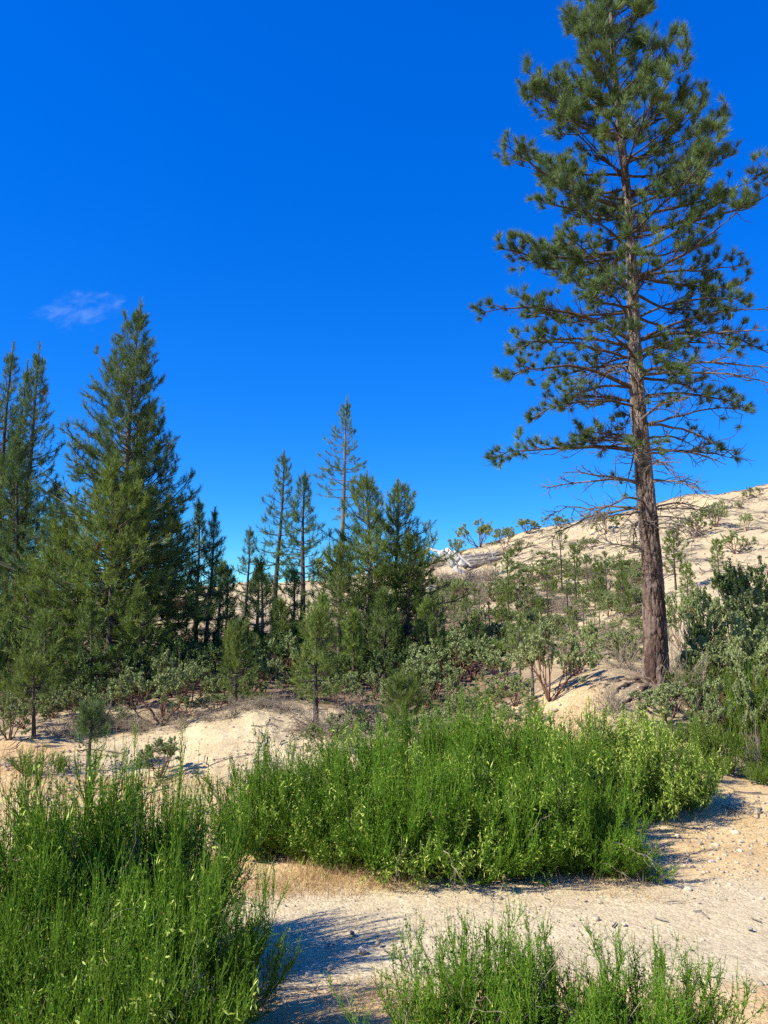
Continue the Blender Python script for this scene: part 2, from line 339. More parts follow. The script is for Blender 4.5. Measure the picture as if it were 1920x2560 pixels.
STUFF = {'dead_twigs', 'dead_needles', 'needle_clusters', 'crown', 'leaves', 'seed_pods', 'foliage'}
def tag(o, label, cat=None, group=None, kind=None):
    o['label'] = label
    if cat: o['category'] = cat
    if group: o['group'] = group
    if kind: o['kind'] = kind
    return o
def empty(name, loc, label, cat, group=None, rz=0.0, sc=1.0):
    o = bpy.data.objects.new(name, None); COL.objects.link(o); o.location = loc; o.rotation_euler = (0, 0, rz)
    o.scale = (sc, sc, sc) if np.isscalar(sc) else sc
    o.empty_display_size = 0.2
    return tag(o, label, cat, group)
def tubes(poly, rad, k=4, twist=None):
    """poly (B,S,3), rad (B,S) -> verts, tris"""
    B, S, _ = poly.shape
    tan = np.empty_like(poly); tan[:, 1:-1] = poly[:, 2:] - poly[:, :-2]; tan[:, 0] = poly[:, 1] - poly[:, 0]; tan[:, -1] = poly[:, -1] - poly[:, -2]
    tan = unit(tan); main = unit(poly[:, -1] - poly[:, 0])
    ref = np.where(np.abs(main[:, 2:3]) > 0.9, np.array([[1.0, 0, 0]]), np.array([[0, 0, 1.0]]))
    n1 = unit(np.cross(tan, ref[:, None, :])); n2 = np.cross(tan, n1)
    a = np.linspace(0, 2 * math.pi, k, endpoint=False)
    V = poly[:, :, None, :] + rad[:, :, None, None] * (np.cos(a)[None, None, :, None] * n1[:, :, None, :] + np.sin(a)[None, None, :, None] * n2[:, :, None, :])
    b = (np.arange(B) * S * k)[:, None, None]; si = (np.arange(S - 1) * k)[None, :, None]; j = np.arange(k)[None, None, :]; j2 = (j + 1) % k
    p, q, r_, s_ = b + si + j, b + si + j2, b + si + k + j, b + si + k + j2
    F = np.concatenate([np.stack([p, q, s_], -1).reshape(-1, 3), np.stack([p, s_, r_], -1).reshape(-1, 3)])
    return V.reshape(-1, 3), F
def perp_frame(d):
    ref = np.where(np.abs(d[:, 2:3]) > 0.9, np.array([[1.0, 0, 0]]), np.array([[0, 0, 1.0]]))
    a = unit(np.cross(d, ref)); return a, np.cross(d, a)
def needles(pos, d, brush, ln, K, w, rng, amin=0.25, amax=1.15, droop=0.05):
    """tufts of needles: each needle one long thin triangle"""
    T = len(pos)
    if T == 0: return np.zeros((0, 3)), np.zeros((0, 3), int), np.zeros(0)
    brush = np.broadcast_to(brush, (T,)); ln = np.broadcast_to(ln, (T,))
    a, b = perp_frame(d)
    u = rng.random((T, K)); th = rng.random((T, K)) * 2 * math.pi
    ang = amin + (amax - amin) * np.sqrt(rng.random((T, K))) * (0.55 + 0.45 * u)
    base = pos[:, None, :] - d[:, None, :] * (brush[:, None] * u)[..., None]
    pr = np.cos(th)[..., None] * a[:, None, :] + np.sin(th)[..., None] * b[:, None, :]
    nd = np.cos(ang)[..., None] * d[:, None, :] + np.sin(ang)[..., None] * pr
    nd[..., 2] -= droop
    L = (ln[:, None] * (0.7 + 0.45 * rng.random((T, K))))[..., None]
    tip = base + nd * L
    side = unit(np.cross(nd, rng.normal(size=(T, K, 3)))) * (w * 0.5)
    V = np.stack([base - side, base + side, tip], 2).reshape(-1, 3)
    r = np.clip(rng.random((T, 1)) * 0.65 + rng.random((T, K)) * 0.35, 0, 1)
    return V, np.arange(len(V)).reshape(-1, 3), np.repeat(r.ravel(), 3)
def diamonds(pos, d, ln, w, rng, up=0.0, fold=True):
    """small leaves: two triangles each, with a slight fold"""
    N = len(pos)
    if N == 0: return np.zeros((0, 3)), np.zeros((0, 3), int), np.zeros(0)
    d = unit(d); side = unit(np.cross(d, rng.normal(size=(N, 3)) + np.array([0, 0, up])))
    nrm = np.cross(side, d); ln = np.broadcast_to(ln, (N,))[:, None]; w = np.broadcast_to(w, (N,))[:, None]
    m = pos + d * ln * 0.55
    V = np.stack([pos, m + side * w * 0.5 + nrm * w * 0.15, pos + d * ln, m - side * w * 0.5 + nrm * w * 0.15], 1).reshape(-1, 3)
    i = np.arange(N)[:, None] * 4
    F = np.concatenate([i + np.array([[0, 1, 2]]), i + np.array([[0, 2, 3]])])
    return V, F, np.repeat(rng.random(N), 4)
def grow(p0, az, el, L, dEl, S, rng, wob=0.12, dz=0.0):
    """B polylines of S points from p0; elevation changes by dEl along the length"""
    B = len(p0); t = np.linspace(0, 1, S - 1)[None, :]
    E = el[:, None] + dEl[:, None] * t + rng.normal(0, wob, (B, S - 1)); A = az[:, None] + np.cumsum(rng.normal(0, wob * 0.7, (B, S - 1)), 1)
    st = np.stack([np.cos(A) * np.cos(E), np.sin(A) * np.cos(E), np.sin(E)], -1) * (L[:, None, None] / (S - 1))
    return np.concatenate([p0[:, None, :], p0[:, None, :] + np.cumsum(st, 1)], 1)
def sample(poly, bi, s):
    S = poly.shape[1]; x = np.clip(s * (S - 1), 0, S - 1.001); i = x.astype(int); f = (x - i)[:, None]
    a, b = poly[bi, i], poly[bi, i + 1]; return a * (1 - f) + b * f, unit(b - a)

# ------------------------------------------------------------------ setting: the ground sheet, cut into named pieces of one surface
def axis(segs):
    o = [segs[0][0]]
    for a, b, st in segs:
        n = max(1, int(round((b - a) / st))); o += list(np.linspace(a, b, n + 1)[1:])
    return np.array(o)
gx = axis([(-900, -300, 150), (-300, -100, 40), (-100, -40, 5), (-40, -10, 0.6), (-10, -3.0, 0.17), (-3.0, 3.2, 0.05), (3.2, 9, 0.11), (9, 40, 0.45), (40, 100, 4), (100, 300, 40), (300, 900, 150)])
gy = axis([(-900, -200, 100), (-200, -20, 20), (-20, 3, 1.5), (3, 5.4, 0.08), (5.4, 8.4, 0.045), (8.4, 17, 0.09), (17, 30, 0.2), (30, 70, 0.4), (70, 130, 3), (130, 300, 30), (300, 1500, 200)])
GX, GY = np.meshgrid(gx, gy); ZB = height(GX, GY); near = sstep(60, 30, GY) * sstep(2, 3, GY)
GZ = ZB + micro(GX, GY) * near
ny, nx = GX.shape
VV = np.stack([GX, GY, GZ], -1).reshape(-1, 3)
rm = road_mask(GX, GY); hl = sstep(11.5, 13.6, GY)
oc = np.clip(sstep(-2.5, -4.0, GX) * sstep(9.5, 10.5, GY) * (1 - sstep(12.6, 13.6, GY)) * 0.4
             + sstep(12.0, 13.0, GY) * (1 - sstep(15.0, 16.0, GY)) * sstep(-5.3, -6.2, GX) * 0.75
             + sstep(0.9, 1.8, GX) * (1 - sstep(3.6, 4.6, GX)) * sstep(11.8, 12.4, GY) * (1 - sstep(15.5, 16.5, GY)) * 0.55
             + sstep(54, 60, GY) * sstep(14, 20, GX) * 0.45
             + (1 - sstep(5.2, 5.8, GY)) * 0.35 + sstep(7.3, 7.9, GY) * (1 - sstep(8.2, 9.2, GY)) * 0.2, 0, 1) * (0.55 + 0.9 * np.clip(fbm(GX * 0.9, GY * 0.9, 71, 3) + 0.3, 0, 1))
oc = np.clip(oc, 0, 1)
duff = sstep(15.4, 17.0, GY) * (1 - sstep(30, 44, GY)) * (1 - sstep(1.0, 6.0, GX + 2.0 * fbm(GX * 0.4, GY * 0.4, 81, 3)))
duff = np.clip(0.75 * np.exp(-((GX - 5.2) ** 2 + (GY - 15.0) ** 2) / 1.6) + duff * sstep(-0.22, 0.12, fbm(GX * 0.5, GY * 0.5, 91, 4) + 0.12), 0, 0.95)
ii, jj = np.meshgrid(np.arange(ny - 1), np.arange(nx - 1), indexing='ij')
Q = np.stack([ii * nx + jj, ii * nx + jj + 1, (ii + 1) * nx + jj + 1, (ii + 1) * nx + jj], -1).reshape(-1, 4)
cx, cy = GX[:-1, :-1].ravel(), GY[:-1, :-1].ravel()
rc = road_mask(cx, cy) > 0.5
bankc = (~rc) & (cy > 12.9) & (cy < 17) & (cx > -5.6) & (cx < -0.7)
moundc = (~rc) & (cy > 12.0) & (cy < 16.6) & (cx > 1.2) & (cx < 7.2)
hillc = (~rc) & (cy >= 24)
region = np.where(rc, 0, np.where(bankc, 1, np.where(moundc, 2, np.where(hillc, 3, 4))))
for k, (nme, lab) in enumerate([('dirt_road', 'pale sandy dirt road with tyre prints crossing behind the front bushes'), ('sand_bank', 'bare cream sand bank below the left pines'),
                                ('earth_mound', 'tan earth mound that the tall pine stands on'), ('hillside', 'pale gravelly hillside rising to the ridge on the right'), ('ground', 'dry ochre gravelly ground with thin yellow grass')]):
    q = Q[region == k]; used, inv = np.unique(q, return_inverse=True)
    s = Soup(); s.add(VV[used], inv.reshape(-1, 4), 0.5)
    o = obj(nme, s.mesh(nme, ['ground'], True, {'road': rm.ravel()[used], 'hill': hl.ravel()[used], 'ochre': oc.ravel()[used], 'duff': duff.ravel()[used]}))
    o['kind'] = 'structure'; o['label'] = lab
def gz(x, y): return height(x, y) + micro(np.asarray(x, float), np.asarray(y, float)) * sstep(60, 30, np.asarray(y, float)) * sstep(2, 3, np.asarray(y, float))

# ------------------------------------------------------------------ the tall pine
BX, BY = 5.17, 15.0
BZ = float(height(BX, BY)) - 0.55
def big_pine():
    rng = np.random.default_rng(11)
    root = empty('ponderosa_pine', (BX, BY, BZ), 'tall pine with thick furrowed trunk on the earth mound, its top beyond the picture', 'tree')
    o3 = np.array([BX, BY, BZ])
    top_z = z_at(-170, BY)
    H = top_z - BZ
    zs = np.linspace(0, H, 560); u = zs / H
    cxs = 0.10 * np.sin(u * 5.0 + 0.5) - 0.05 + 0.05 * np.sin(u * 13); cys = 0.08 * np.sin(u * 4 + 1)
    rad = np.interp(zs, [0, 1.3, 2.3, 5.0, 8.3, 11.8, 14.8, H], [0.215, 0.195, 0.182, 0.150, 0.107, 0.070, 0.038, 0.011]) + 0.14 * np.exp(-zs / 0.5)
    nth = 104; th = np.linspace(0, 2 * math.pi, nth, endpoint=False)
    TH, ZZ = np.meshgrid(th, zs); R = rad[:, None] * np.ones_like(TH)
    f1, f2, cid = worley(TH / (2 * math.pi) * 17 + 0.55 * fbm(ZZ * 4.0, TH * 0 + 3, 8, 3), ZZ * 2.9 + 0.9 * fbm(np.cos(TH) * 3 + 9, np.sin(TH) * 3 + ZZ * 2, 4, 3), 17, 5)
    g1, g2, cid2 = worley(TH / (2 * math.pi) * 34, ZZ * 9, 34, 9)
    plate = sstep(0.03, 0.17, f2 - f1); plate2 = sstep(0.02, 0.3, g2 - g1)
    amp = 0.055 * (rad / 0.25)[:, None] ** 0.9
    lob = 0.04 * np.cos(TH * 5 + 1) * np.exp(-ZZ / 0.5)
    R = R + amp * (plate * (0.65 + 0.5 * cid) + 0.35 * plate2 - 0.7) + lob + 0.012 * fbm(np.cos(TH) * 14 * R + 40 + ZZ * 0.3, np.sin(TH) * 14 * R + ZZ * 9, 15, 3)
    V = np.stack([cxs[:, None] + R * np.cos(TH), cys[:, None] + R * np.sin(TH), ZZ], -1).reshape(-1, 3)
    i, j = np.meshgrid(np.arange(len(zs) - 1), np.arange(nth), indexing='ij'); j2 = (j + 1) % nth
    F = np.stack([i * nth + j, i * nth + j2, (i + 1) * nth + j2, (i + 1) * nth + j], -1).reshape(-1, 4)
    s = Soup(); s.add(V, F, (0.75 * cid + 0.25 * cid2).ravel()); obj('trunk', s.mesh('big_trunk', ['bark_big'], True), root)
    def axis_pt(z): return np.array([np.interp(z, zs, cxs), np.interp(z, zs, cys), z])
    # crown outline (left, right edge of the foliage in metres from the trunk, by height)
    LE = [(-170, 1525), (-90, 1480), (0, 1452), (60, 1408), (90, 1396), (150, 1330), (200, 1322), (260, 1315), (320, 1338), (380, 1258), (430, 1275), (520, 1300), (580, 1305), (620, 1248), (700, 1262), (770, 1300), (830, 1190), (880, 1222), (930, 1265), (1010, 1240), (1080, 1300), (1130, 1330), (1200, 1240), (1290, 1330), (1400, 1420)]
    RE = [(-170, 1545), (-90, 1600), (0, 1640), (70, 1665), (110, 1700), (170, 1715), (220, 1765), (300, 1780), (345, 1885), (440, 1830), (520, 1925), (600, 1890), (680, 1900), (740, 1945), (850, 1950), (950, 1960), (1090, 1930), (1180, 1905), (1290, 1800), (1400, 1730)]
    lz = np.array([z_at(p, BY) - BZ for p, _ in LE]); lx = np.array([BX - pt(x, p, BY)[0] for p, x in LE])
    rz = np.array([z_at(p, BY) - BZ for p, _ in RE]); rx = np.array([pt(x, p, BY)[0] - BX for p, x in RE])
    def env(z, az):
        l = np.interp(z, lz[::-1], lx[::-1]); r = np.interp(z, rz[::-1], rx[::-1]); w = (1 + math.cos(az)) / 2
        return (r * w + l * (1 - w)) * (1 - 0.12 * abs(math.sin(az)))
    zlow = z_at(1215, BY) - BZ
    branches = []    # (tip height, azimuth, kind)
    z = H - 0.25; gold = rng.random() * 6
    while z > zlow:
        n = 5 if z > zlow + 5 else 4
        gold += rng.uniform(0.3, 1.0)
        for k in range(n): branches.append((z + rng.normal(0, 0.12), gold + k * 2 * math.pi / n + rng.normal(0, 0.28), 'live'))
        z -= np.interp(z, [zlow, zlow + 5, H], [0.52, 0.46, 0.37]) * rng.uniform(0.85, 1.15)
    # boughs that stand out in the outline
    for px, py, ph in [(1258, 385, 180), (1250, 622, 172), (1188, 832, 186), (1228, 1010, 190), (1240, 1192, 178), (1885, 345, 4), (1925, 515, -8), (1890, 675, 10), (1330, 160, 185), (1318, 250, 176), (1770, 225, 3), (1940, 850, 8)]:
        branches.append((z_at(py, BY) - BZ, math.radians(ph), 'bough'))
    # dead lower limbs
    for px, py, ph in [(1270, 1290, 176), (1400, 1390, 200), (1330, 1310, 160), (1900, 1170, 4), (1720, 1320, 330), (1905, 1090, 20), (1430, 1290, 230), (1700, 1290, 350), (1500, 1330, 215), (1480, 1240, 260), (1850, 1010, 335), (1390, 1250, 195), (1760, 1240, 25), (1640, 1330, 300)]:
        branches.append((z_at(py, BY) - BZ, math.radians(ph), 'dead'))
    for k in range(14): branches.append((rng.uniform(zlow - 1.1, zlow + 3.2), rng.uniform(0, 6.28), 'dead'))
    for tz, az, kind in branches:
        fr = np.clip((tz - zlow) / (H - zlow), 0, 1)
        el = math.radians(np.interp(fr, [0, 0.15, 0.35, 0.6, 0.85, 1.0], [-9, -3, 6, 26, 40, 62]) + rng.normal(0, 5))
        L = env(tz, az) * (1.0 if kind == 'bough' else rng.uniform(0.62, 1.0))
        if kind == 'dead': L = env(tz, az) * rng.uniform(0.75, 1.05); el = math.radians(rng.uniform(-16, -2))
        L = max(L, 0.16)
        az0 = tz - L * math.tan(el) * 0.9
        az0 = min(max(az0, 1.9), H - 0.15)
        run = math.hypot(L, tz - az0); el2 = math.atan2(tz - az0, L)
        p0 = axis_pt(az0)
        sag = math.radians(np.interp(fr, [0, 0.5, 1], [26, 26, 14])) * (1 if kind != 'dead' else 0.7)
        S = 10
        pr = grow(p0[None], np.array([az]), np.array([el2 - sag * 0.5 if fr > 0.3 else el2 + rng.uniform(0.2, 0.42)]), np.array([run * 1.03]), np.array([sag if fr > 0.3 else rng.uniform(-0.85, -0.35)]), S, rng, 0.085)
        r0 = np.clip(0.010 + 0.0105 * run, 0.011, 0.040) * (1.25 if kind == 'bough' else 1)
        bw = Soup(); V, F = tubes(pr, np.linspace(r0, 0.006, S)[None], 6); bw.add(V, F, 0.5)
        # side twigs
        n2 = int(max(4, run / (np.interp(fr, [0, 0.5, 1], [0.125, 0.130, 0.150]) if kind != 'dead' else 0.13)))
        lo = np.interp(fr, [0, 0.3, 0.6, 1], [0.22, 0.20, 0.18, 0.05])
        s2 = np.sort(lo + (0.97 - lo) * rng.random(n2)); bi = np.zeros(n2, int)
        q, td = sample(pr, bi, s2); sgn = np.where(np.arange(n2) % 2 == 0, 1, -1)
        a2 = np.arctan2(td[:, 1], td[:, 0]) + sgn * rng.uniform(0.45, 1.15, n2)
        e2 = np.arcsin(np.clip(td[:, 2], -1, 1)) * 0.6 + rng.normal(0.05, 0.32, n2)
        if fr < 0.3: e2 -= 0.25 * rng.random(n2)
        L2 = np.clip((0.22 + 0.42 * (1 - s2)) * (0.45 + 0.32 * run), 0.14, 1.25) * rng.uniform(0.6, 1.15, n2)
        up2 = rng.uniform(0.2, 0.9, n2) if kind != 'dead' else rng.uniform(-0.9, 0.9, n2)
        sp = grow(q, a2, e2, L2, up2, 6, rng, 0.13)
        V, F = tubes(sp, np.linspace(0.0095, 0.0045, 6)[None] * np.ones((n2, 1)), 4); bw.add(V, F, 0.5)
        # tertiary twigs
        n3 = n2 * 3; b3 = np.repeat(np.arange(n2), 3); s3 = rng.uniform(0.3, 0.92, n3)
        q3, t3 = sample(sp, b3, s3)
        a3 = np.arctan2(t3[:, 1], t3[:, 0]) + np.where(rng.random(n3) < 0.5, 1, -1) * rng.uniform(0.4, 1.1, n3)
        e3 = np.arcsin(np.clip(t3[:, 2], -1, 1)) * 0.7 + rng.normal(0.1, 0.35, n3); L3 = rng.uniform(0.10, 0.34, n3) * np.interp(run, [0.3, 1.5], [0.55, 1.0])
        keep3 = rng.random(n3) < (0.85 if kind != 'dead' else 0.6)
        tp = grow(q3, a3, e3, L3, rng.uniform(0.1, 0.9, n3) if kind != 'dead' else rng.uniform(-1.0, 1.0, n3), 4, rng, 0.12)[keep3]
        V, F = tubes(tp, np.linspace(0.0065, 0.0035, 4)[None] * np.ones((len(tp), 1)), 3); bw.add(V, F, 0.5)
        br = obj('branch' if kind != 'dead' else 'dead_branch', bw.mesh('branch', ['bark_grey' if kind == 'dead' else 'bark_dark'], True), root)
        if kind == 'dead': continue
        # needle brushes at twig ends
        live = np.interp(fr, [0, 0.08, 0.2, 0.4, 0.6, 1.0], [0.45, 0.58, 0.70, 0.84, 0.95, 1.0])
        if math.cos(az) > 0.2 and fr < 0.12: live *= 0.7
        if kind == 'bough': live = max(live, 0.6)
        inner = np.interp(fr, [0, 0.3, 0.6, 1.0], [0.55, 0.38, 0.24, 0.08])
        pos, dr = [pr[:, -1]], [unit(pr[:, -1] - pr[:, -2])]
        k2 = (s2 > inner) & (rng.random(n2) < live); pos.append(sp[k2, -1]); dr.append(unit(sp[k2, -1] - sp[k2, -2]))
        k3 = (s2[b3[keep3]] > inner) & (rng.random(len(tp)) < live * np.interp(fr, [0, 0.6, 1], [0.85, 0.62, 0.50])); pos.append(tp[k3, -1]); dr.append(unit(tp[k3, -1] - tp[k3, -2]))
        pos, dr = np.concatenate(pos), np.concatenate(dr); dr = unit(dr + np.array([0, 0, 0.25]))
        size = np.interp(fr, [0, 0.5, 0.8, 1], [0.165, 0.18, 0.205, 0.215]) * rng.uniform(0.8, 1.15, len(pos))
        bl = np.interp(fr, [0, 0.5, 0.8, 1], [0.06, 0.08, 0.16, 0.24]) * rng.uniform(0.7, 1.3, len(pos))
        K = int(np.interp(fr, [0, 0.6, 1], [72, 70, 74]))
        bri = rng.random(len(pos))
        V, F, r = needles(pos, dr, bl, size, K, 0.0105, rng, 0.10, 1.25, 0.02)
        nb = Soup(); nb.add(V, F, r); obj('needle_clusters', nb.mesh('needle_clusters', ['needles_near']), br)
    # leader tip
    tps = np.array([[0, 0, H]]) + rng.normal(0, 0.12, (14, 3)) - np.array([0, 0, 1]) * rng.random((14, 1)) * 0.6
    V, F, r = needles(tps, unit(rng.normal(0, 0.4, (14, 3)) + np.array([0, 0, 1])), 0.2, 0.2, 80, 0.009, rng); nb = Soup(); nb.add(V, F, r); obj('needle_clusters', nb.mesh('needle_clusters', ['needles_near']), root)
    # exposed roots running down the mound
    for pts, r0 in [([(1600, 1668, 14.85), (1565, 1672, 14.8), (1530, 1690, 14.7), (1512, 1712, 14.55), (1502, 1745, 14.3)], 0.05), ([(1600, 1675, 14.8), (1560, 1700, 14.5), (1535, 1740, 14.2), (1520, 1775, 13.9)], 0.06),
                    ([(1625, 1720, 14.7), (1590, 1745, 14.2), (1560, 1790, 13.8)], 0.075), ([(1655, 1715, 14.75), (1680, 1750, 14.3), (1690, 1790, 13.8)], 0.07), ([(1548, 1672, 14.75), (1500, 1690, 14.7), (1470, 1712, 14.6)], 0.028)]:
        P = []
        for px, py, Y in pts:
            p = pt(px, py, Y); g = float(gz(p[0], p[1])); p[2] = g + 0.03; P.append(p - o3)
        P = np.array(P); tt = np.linspace(0, len(P) - 1, 14); PP = np.stack([np.interp(tt, np.arange(len(P)), P[:, k]) for k in range(3)], 1) + rng.normal(0, 0.02, (14, 3))
        PP[:, 2] -= 0.02; r0 *= 0.6
        s = Soup(); V, F = tubes(PP[None], np.linspace(r0, r0 * 0.35, 14)[None] * rng.uniform(0.75, 1.25, (1, 14)), 7); s.add(V, F, 0.5); obj('exposed_root', s.mesh('root', ['bark_big'], True), root)
    return root
big_pine()

# ------------------------------------------------------------------ smaller pines
def pine_mesh(H, R, t0, rng, r0, nl=0.15, K=38, w=0.0115, dz=0.36, nb=5, shape=0.9, el=(-8, 45), fol=1.0, lean=(0.0, 0.0), wood='bark_dark', leaf='needles_dark', tuft=1.0, bottom=0.35, dead=0.0, brush=0.30, one_side=0.0, deadn=0):
    """returns (trunk-with-limbs mesh, crown mesh), base at the origin"""
    S = 18; z = np.linspace(0, H, S); u = z / H
    ax = np.stack([lean[0] * u + 0.02 * H * 0.4 * np.sin(u * 6 + rng.random() * 6) * u, lean[1] * u, z], 1)
    wd = Soup(); V, F = tubes(ax[None], (r0 * (1 - u) ** 0.9 + 0.008 + 0.35 * r0 * np.exp(-z / (0.05 * H + 0.1)))[None], 9); wd.add(V, F, 0.5)
    pos, dr, sz, bl = [], [], [], []
    zc = H * t0; zz = H - 0.05 * H; P0, AZ, EL, LL, FR = [], [], [], [], []
    g = rng.random() * 6; side_a, side_k = rng.random() * 6.28, rng.uniform(0.05, 0.22)
    while zz > (zc if dead == 0 else zc * (1 - dead)):
        fr = (zz - zc) / (H - zc); live = fr > 0
        fr = max(fr, 0); rr = R * ((1 - fr) ** shape) * (bottom + (1 - bottom) * sstep(0, 0.28, fr)) if live else R * bottom * 0.8
        g += rng.uniform(0.3, 1.2); wf = rng.uniform(0.78, 1.18)
        for k in range(nb if live else 3):
            if live and rng.random() < 0.10: continue
            a = g + k * 2 * math.pi / nb + rng.normal(0, 0.25)
            L = max(0.10, rr * wf * rng.uniform(0.5, 1.12) * (1 + one_side * math.cos(a) + side_k * math.cos(a - side_a)))
            e = math.radians(el[0] + (el[1] - el[0]) * fr ** 1.2 + rng.normal(0, 6))
            P0.append([np.interp(zz - (L * math.tan(e) * 0.5 if fr > 0.05 else 0), z, ax[:, 0]), np.interp(zz, z, ax[:, 1]), max(zz - L * math.tan(max(e, 0)) * 0.7, 0.15 * H * t0)]); AZ.append(a); EL.append(e - 0.1); LL.append(L / max(math.cos(e), 0.5)); FR.append(fr if live else -1)
        zz -= dz * rng.uniform(0.75, 1.25) * (0.55 + 0.45 * (1 - fr) + 0.0)
    P0, AZ, EL, LL, FR = map(np.array, (P0, AZ, EL, LL, FR)); B = len(P0)
    pr = grow(P0, AZ, EL, LL, np.full(B, 0.45), 6, rng, 0.09)
    V, F = tubes(pr, np.linspace(1, 0.35, 6)[None] * np.clip(0.006 + 0.011 * LL, 0.006, 0.035)[:, None], 4); wd.add(V, F, 0.5)
    lv = FR >= 0
    n2 = np.maximum(2, (LL * lv / (0.22 * tuft ** 0.5)).astype(int)) + 1; n2[~lv] = 3
    b2 = np.repeat(np.arange(B), n2); N = len(b2); s2 = rng.uniform(0.22, 0.98, N); q, td = sample(pr, b2, s2)
    a2 = np.arctan2(td[:, 1], td[:, 0]) + np.where(rng.random(N) < 0.5, 1, -1) * rng.uniform(0.35, 1.1, N)
    e2 = np.arcsin(np.clip(td[:, 2], -1, 1)) * 0.7 + rng.normal(0.15, 0.3, N)
    L2 = np.clip((0.16 + 0.34 * (1 - s2)) * (0.4 + 0.55 * LL[b2]), 0.1, 0.9) * rng.uniform(0.6, 1.15, N)
    sp = grow(q, a2, e2, L2, rng.uniform(0.1, 0.8, N), 3, rng, 0.12)
    V, F = tubes(sp[::2], np.linspace(0.009, 0.0045, 3)[None] * np.ones((len(sp[::2]), 1)), 3); wd.add(V, F, 0.5)
    kk = lv[b2] & (rng.random(N) < fol) & (s2 > np.interp(FR[b2], [0, 0.3, 1], [0.38, 0.25, 0.0]))
    pos.append(sp[kk, -1]); dr.append(unit(sp[kk, -1] - sp[kk, -2])); pos.append(pr[lv, -1]); dr.append(unit(pr[lv, -1] - pr[lv, -2]))
    k3 = kk & (L2 > 0.25); pos.append(sp[k3, 1]); dr.append(unit(sp[k3, 1] - sp[k3, 0] + rng.normal(0, 0.3, (k3.sum(), 3))))
    pos.append(ax[-1:] + np.array([[0, 0, 0.03]])); dr.append(np.array([[0, 0, 1.0]]))
    # brushes along the leader
    nlr = 8; pos.append(np.stack([np.full(nlr, ax[-1, 0]), np.full(nlr, ax[-1, 1]), H - rng.random(nlr) * 0.07 * H], 1)); dr.append(unit(rng.normal(0, 0.18, (nlr, 3)) + np.array([0, 0, 0.8])))
    pos, dr = np.concatenate(pos), np.concatenate(dr); dr = unit(dr + np.array([0, 0, 0.3]))
    V, F, r = needles(pos, dr, brush * rng.uniform(0.6, 1.3, len(pos)), nl * rng.uniform(0.8, 1.2, len(pos)), int(K * 0.62), w * 1.15, rng, 0.15, 1.05, 0.02)
    cr = Soup(); cr.add(V, F, r)
    if not deadn: return wd.mesh('pine_trunk', [wood], True), cr.mesh('pine_crown', [leaf])
    dn = Soup(); kk = rng.integers(0, len(pos), deadn); V, F, r = needles(pos[kk] + np.array([0, 0, 0.05]), dr[kk], 0.2, 0.2, 90, 0.02, rng); dn.add(V, F, r)
    return wd.mesh('pine_trunk', [wood], True), cr.mesh('pine_crown', [leaf]), dn.mesh('dead_needles', ['needles_dead'])
def put_pine(name, label, group, base, top, R, t0, seed, r0, **kw):
    rng = np.random.default_rng(seed); base = np.array(base, float); base[2] -= 0.08
    H = top[2] - base[2]; root = empty(name, base, label, 'tree', group)
    tm, cm, *dm = pine_mesh(H, R, t0, rng, r0, lean=(top[0] - base[0], top[1] - base[1]), **kw)
    obj('trunk', tm, root); obj('crown', cm, root)
    for d in dm: obj('dead_needles', d, root)
    return root
def tp(px, py, base, dy=0.0): return pt(px, py, base[1] + dy)

G1 = 'dark pines at the left edge'; G2 = 'pines of the big left clump'; G3 = 'slender pines in the gap left of the middle clump'; G4 = 'pines of the middle clump'
b = at(-45, 27); put_pine('pine_tree', 'slim dark pine cut off by the left edge, left of two taller tops', G1, b, tp(-30, 905, b), 2.56, 0.11, 101, 0.14, nl=0.17, brush=0.2)
b = at(-25, 26); put_pine('pine_tree', 'slim dark pine with the leftmost pointed top in the picture', G1, b, tp(30, 856, b), 2.27, 0.15, 102, 0.15, nl=0.17, K=32, dz=0.439)
b = at(-5, 28); put_pine('pine_tree', 'shortest slim dark pine between the two taller ones at the left edge', G1, b, tp(64, 900, b), 1.97, 0.16, 103, 0.14, nl=0.17, K=32, dz=0.439)
b = at(12, 26); put_pine('pine_tree', 'slim dark pine with leaning trunk, rightmost of the left edge trio', G1, b, tp(106, 858, b), 2.50, 0.13, 104, 0.16, deadn=3, nl=0.17, dz=0.403)
b = at(-60, 22); put_pine('pine_tree', 'dark low pine in shade at the left picture edge', G1, b, tp(-70, 1330, b), 2.13, 0.05, 105, 0.10, nl=0.15, dz=0.317)
b = at(35, 25); put_pine('pine_tree', 'dark full pine below the tops of the left edge trio', G1, b, tp(48, 1075, b), 1.9, 0.06, 106, 0.11, nl=0.17, dz=0.3, shape=0.75, bottom=0.8)
b = at(130, 25.5); put_pine('pine_tree', 'dark pine closing the gap between the left edge trio and the left clump', G1, b, tp(142, 1190, b), 1.7, 0.06, 107, 0.10, nl=0.17, dz=0.3, shape=0.75, bottom=0.8)
b = at(640, 29); put_pine('pine_tree', 'dark low pine in the gap left of the middle clump', G3, b, tp(648, 1420, b), 1.5, 0.05, 125, 0.08, nl=0.17, dz=0.3, shape=0.7, bottom=0.8)
b = at(540, 28); put_pine('pine_tree', 'dark low pine behind the spike topped slender pine', G3, b, tp(556, 1400, b), 1.5, 0.05, 126, 0.08, nl=0.17, dz=0.3, shape=0.7, bottom=0.8)
b = at(285, 22.5); put_pine('pine_tree', 'tallest pine of the left clump with a sharp leader tip', G2, b, tp(348, 752, b), 3.18, 0.10, 111, 0.16, nl=0.20, K=45, fol=0.95, dz=0.295, nb=6, shape=0.74, bottom=0.85, deadn=3, brush=0.26, wood='bark_grey')
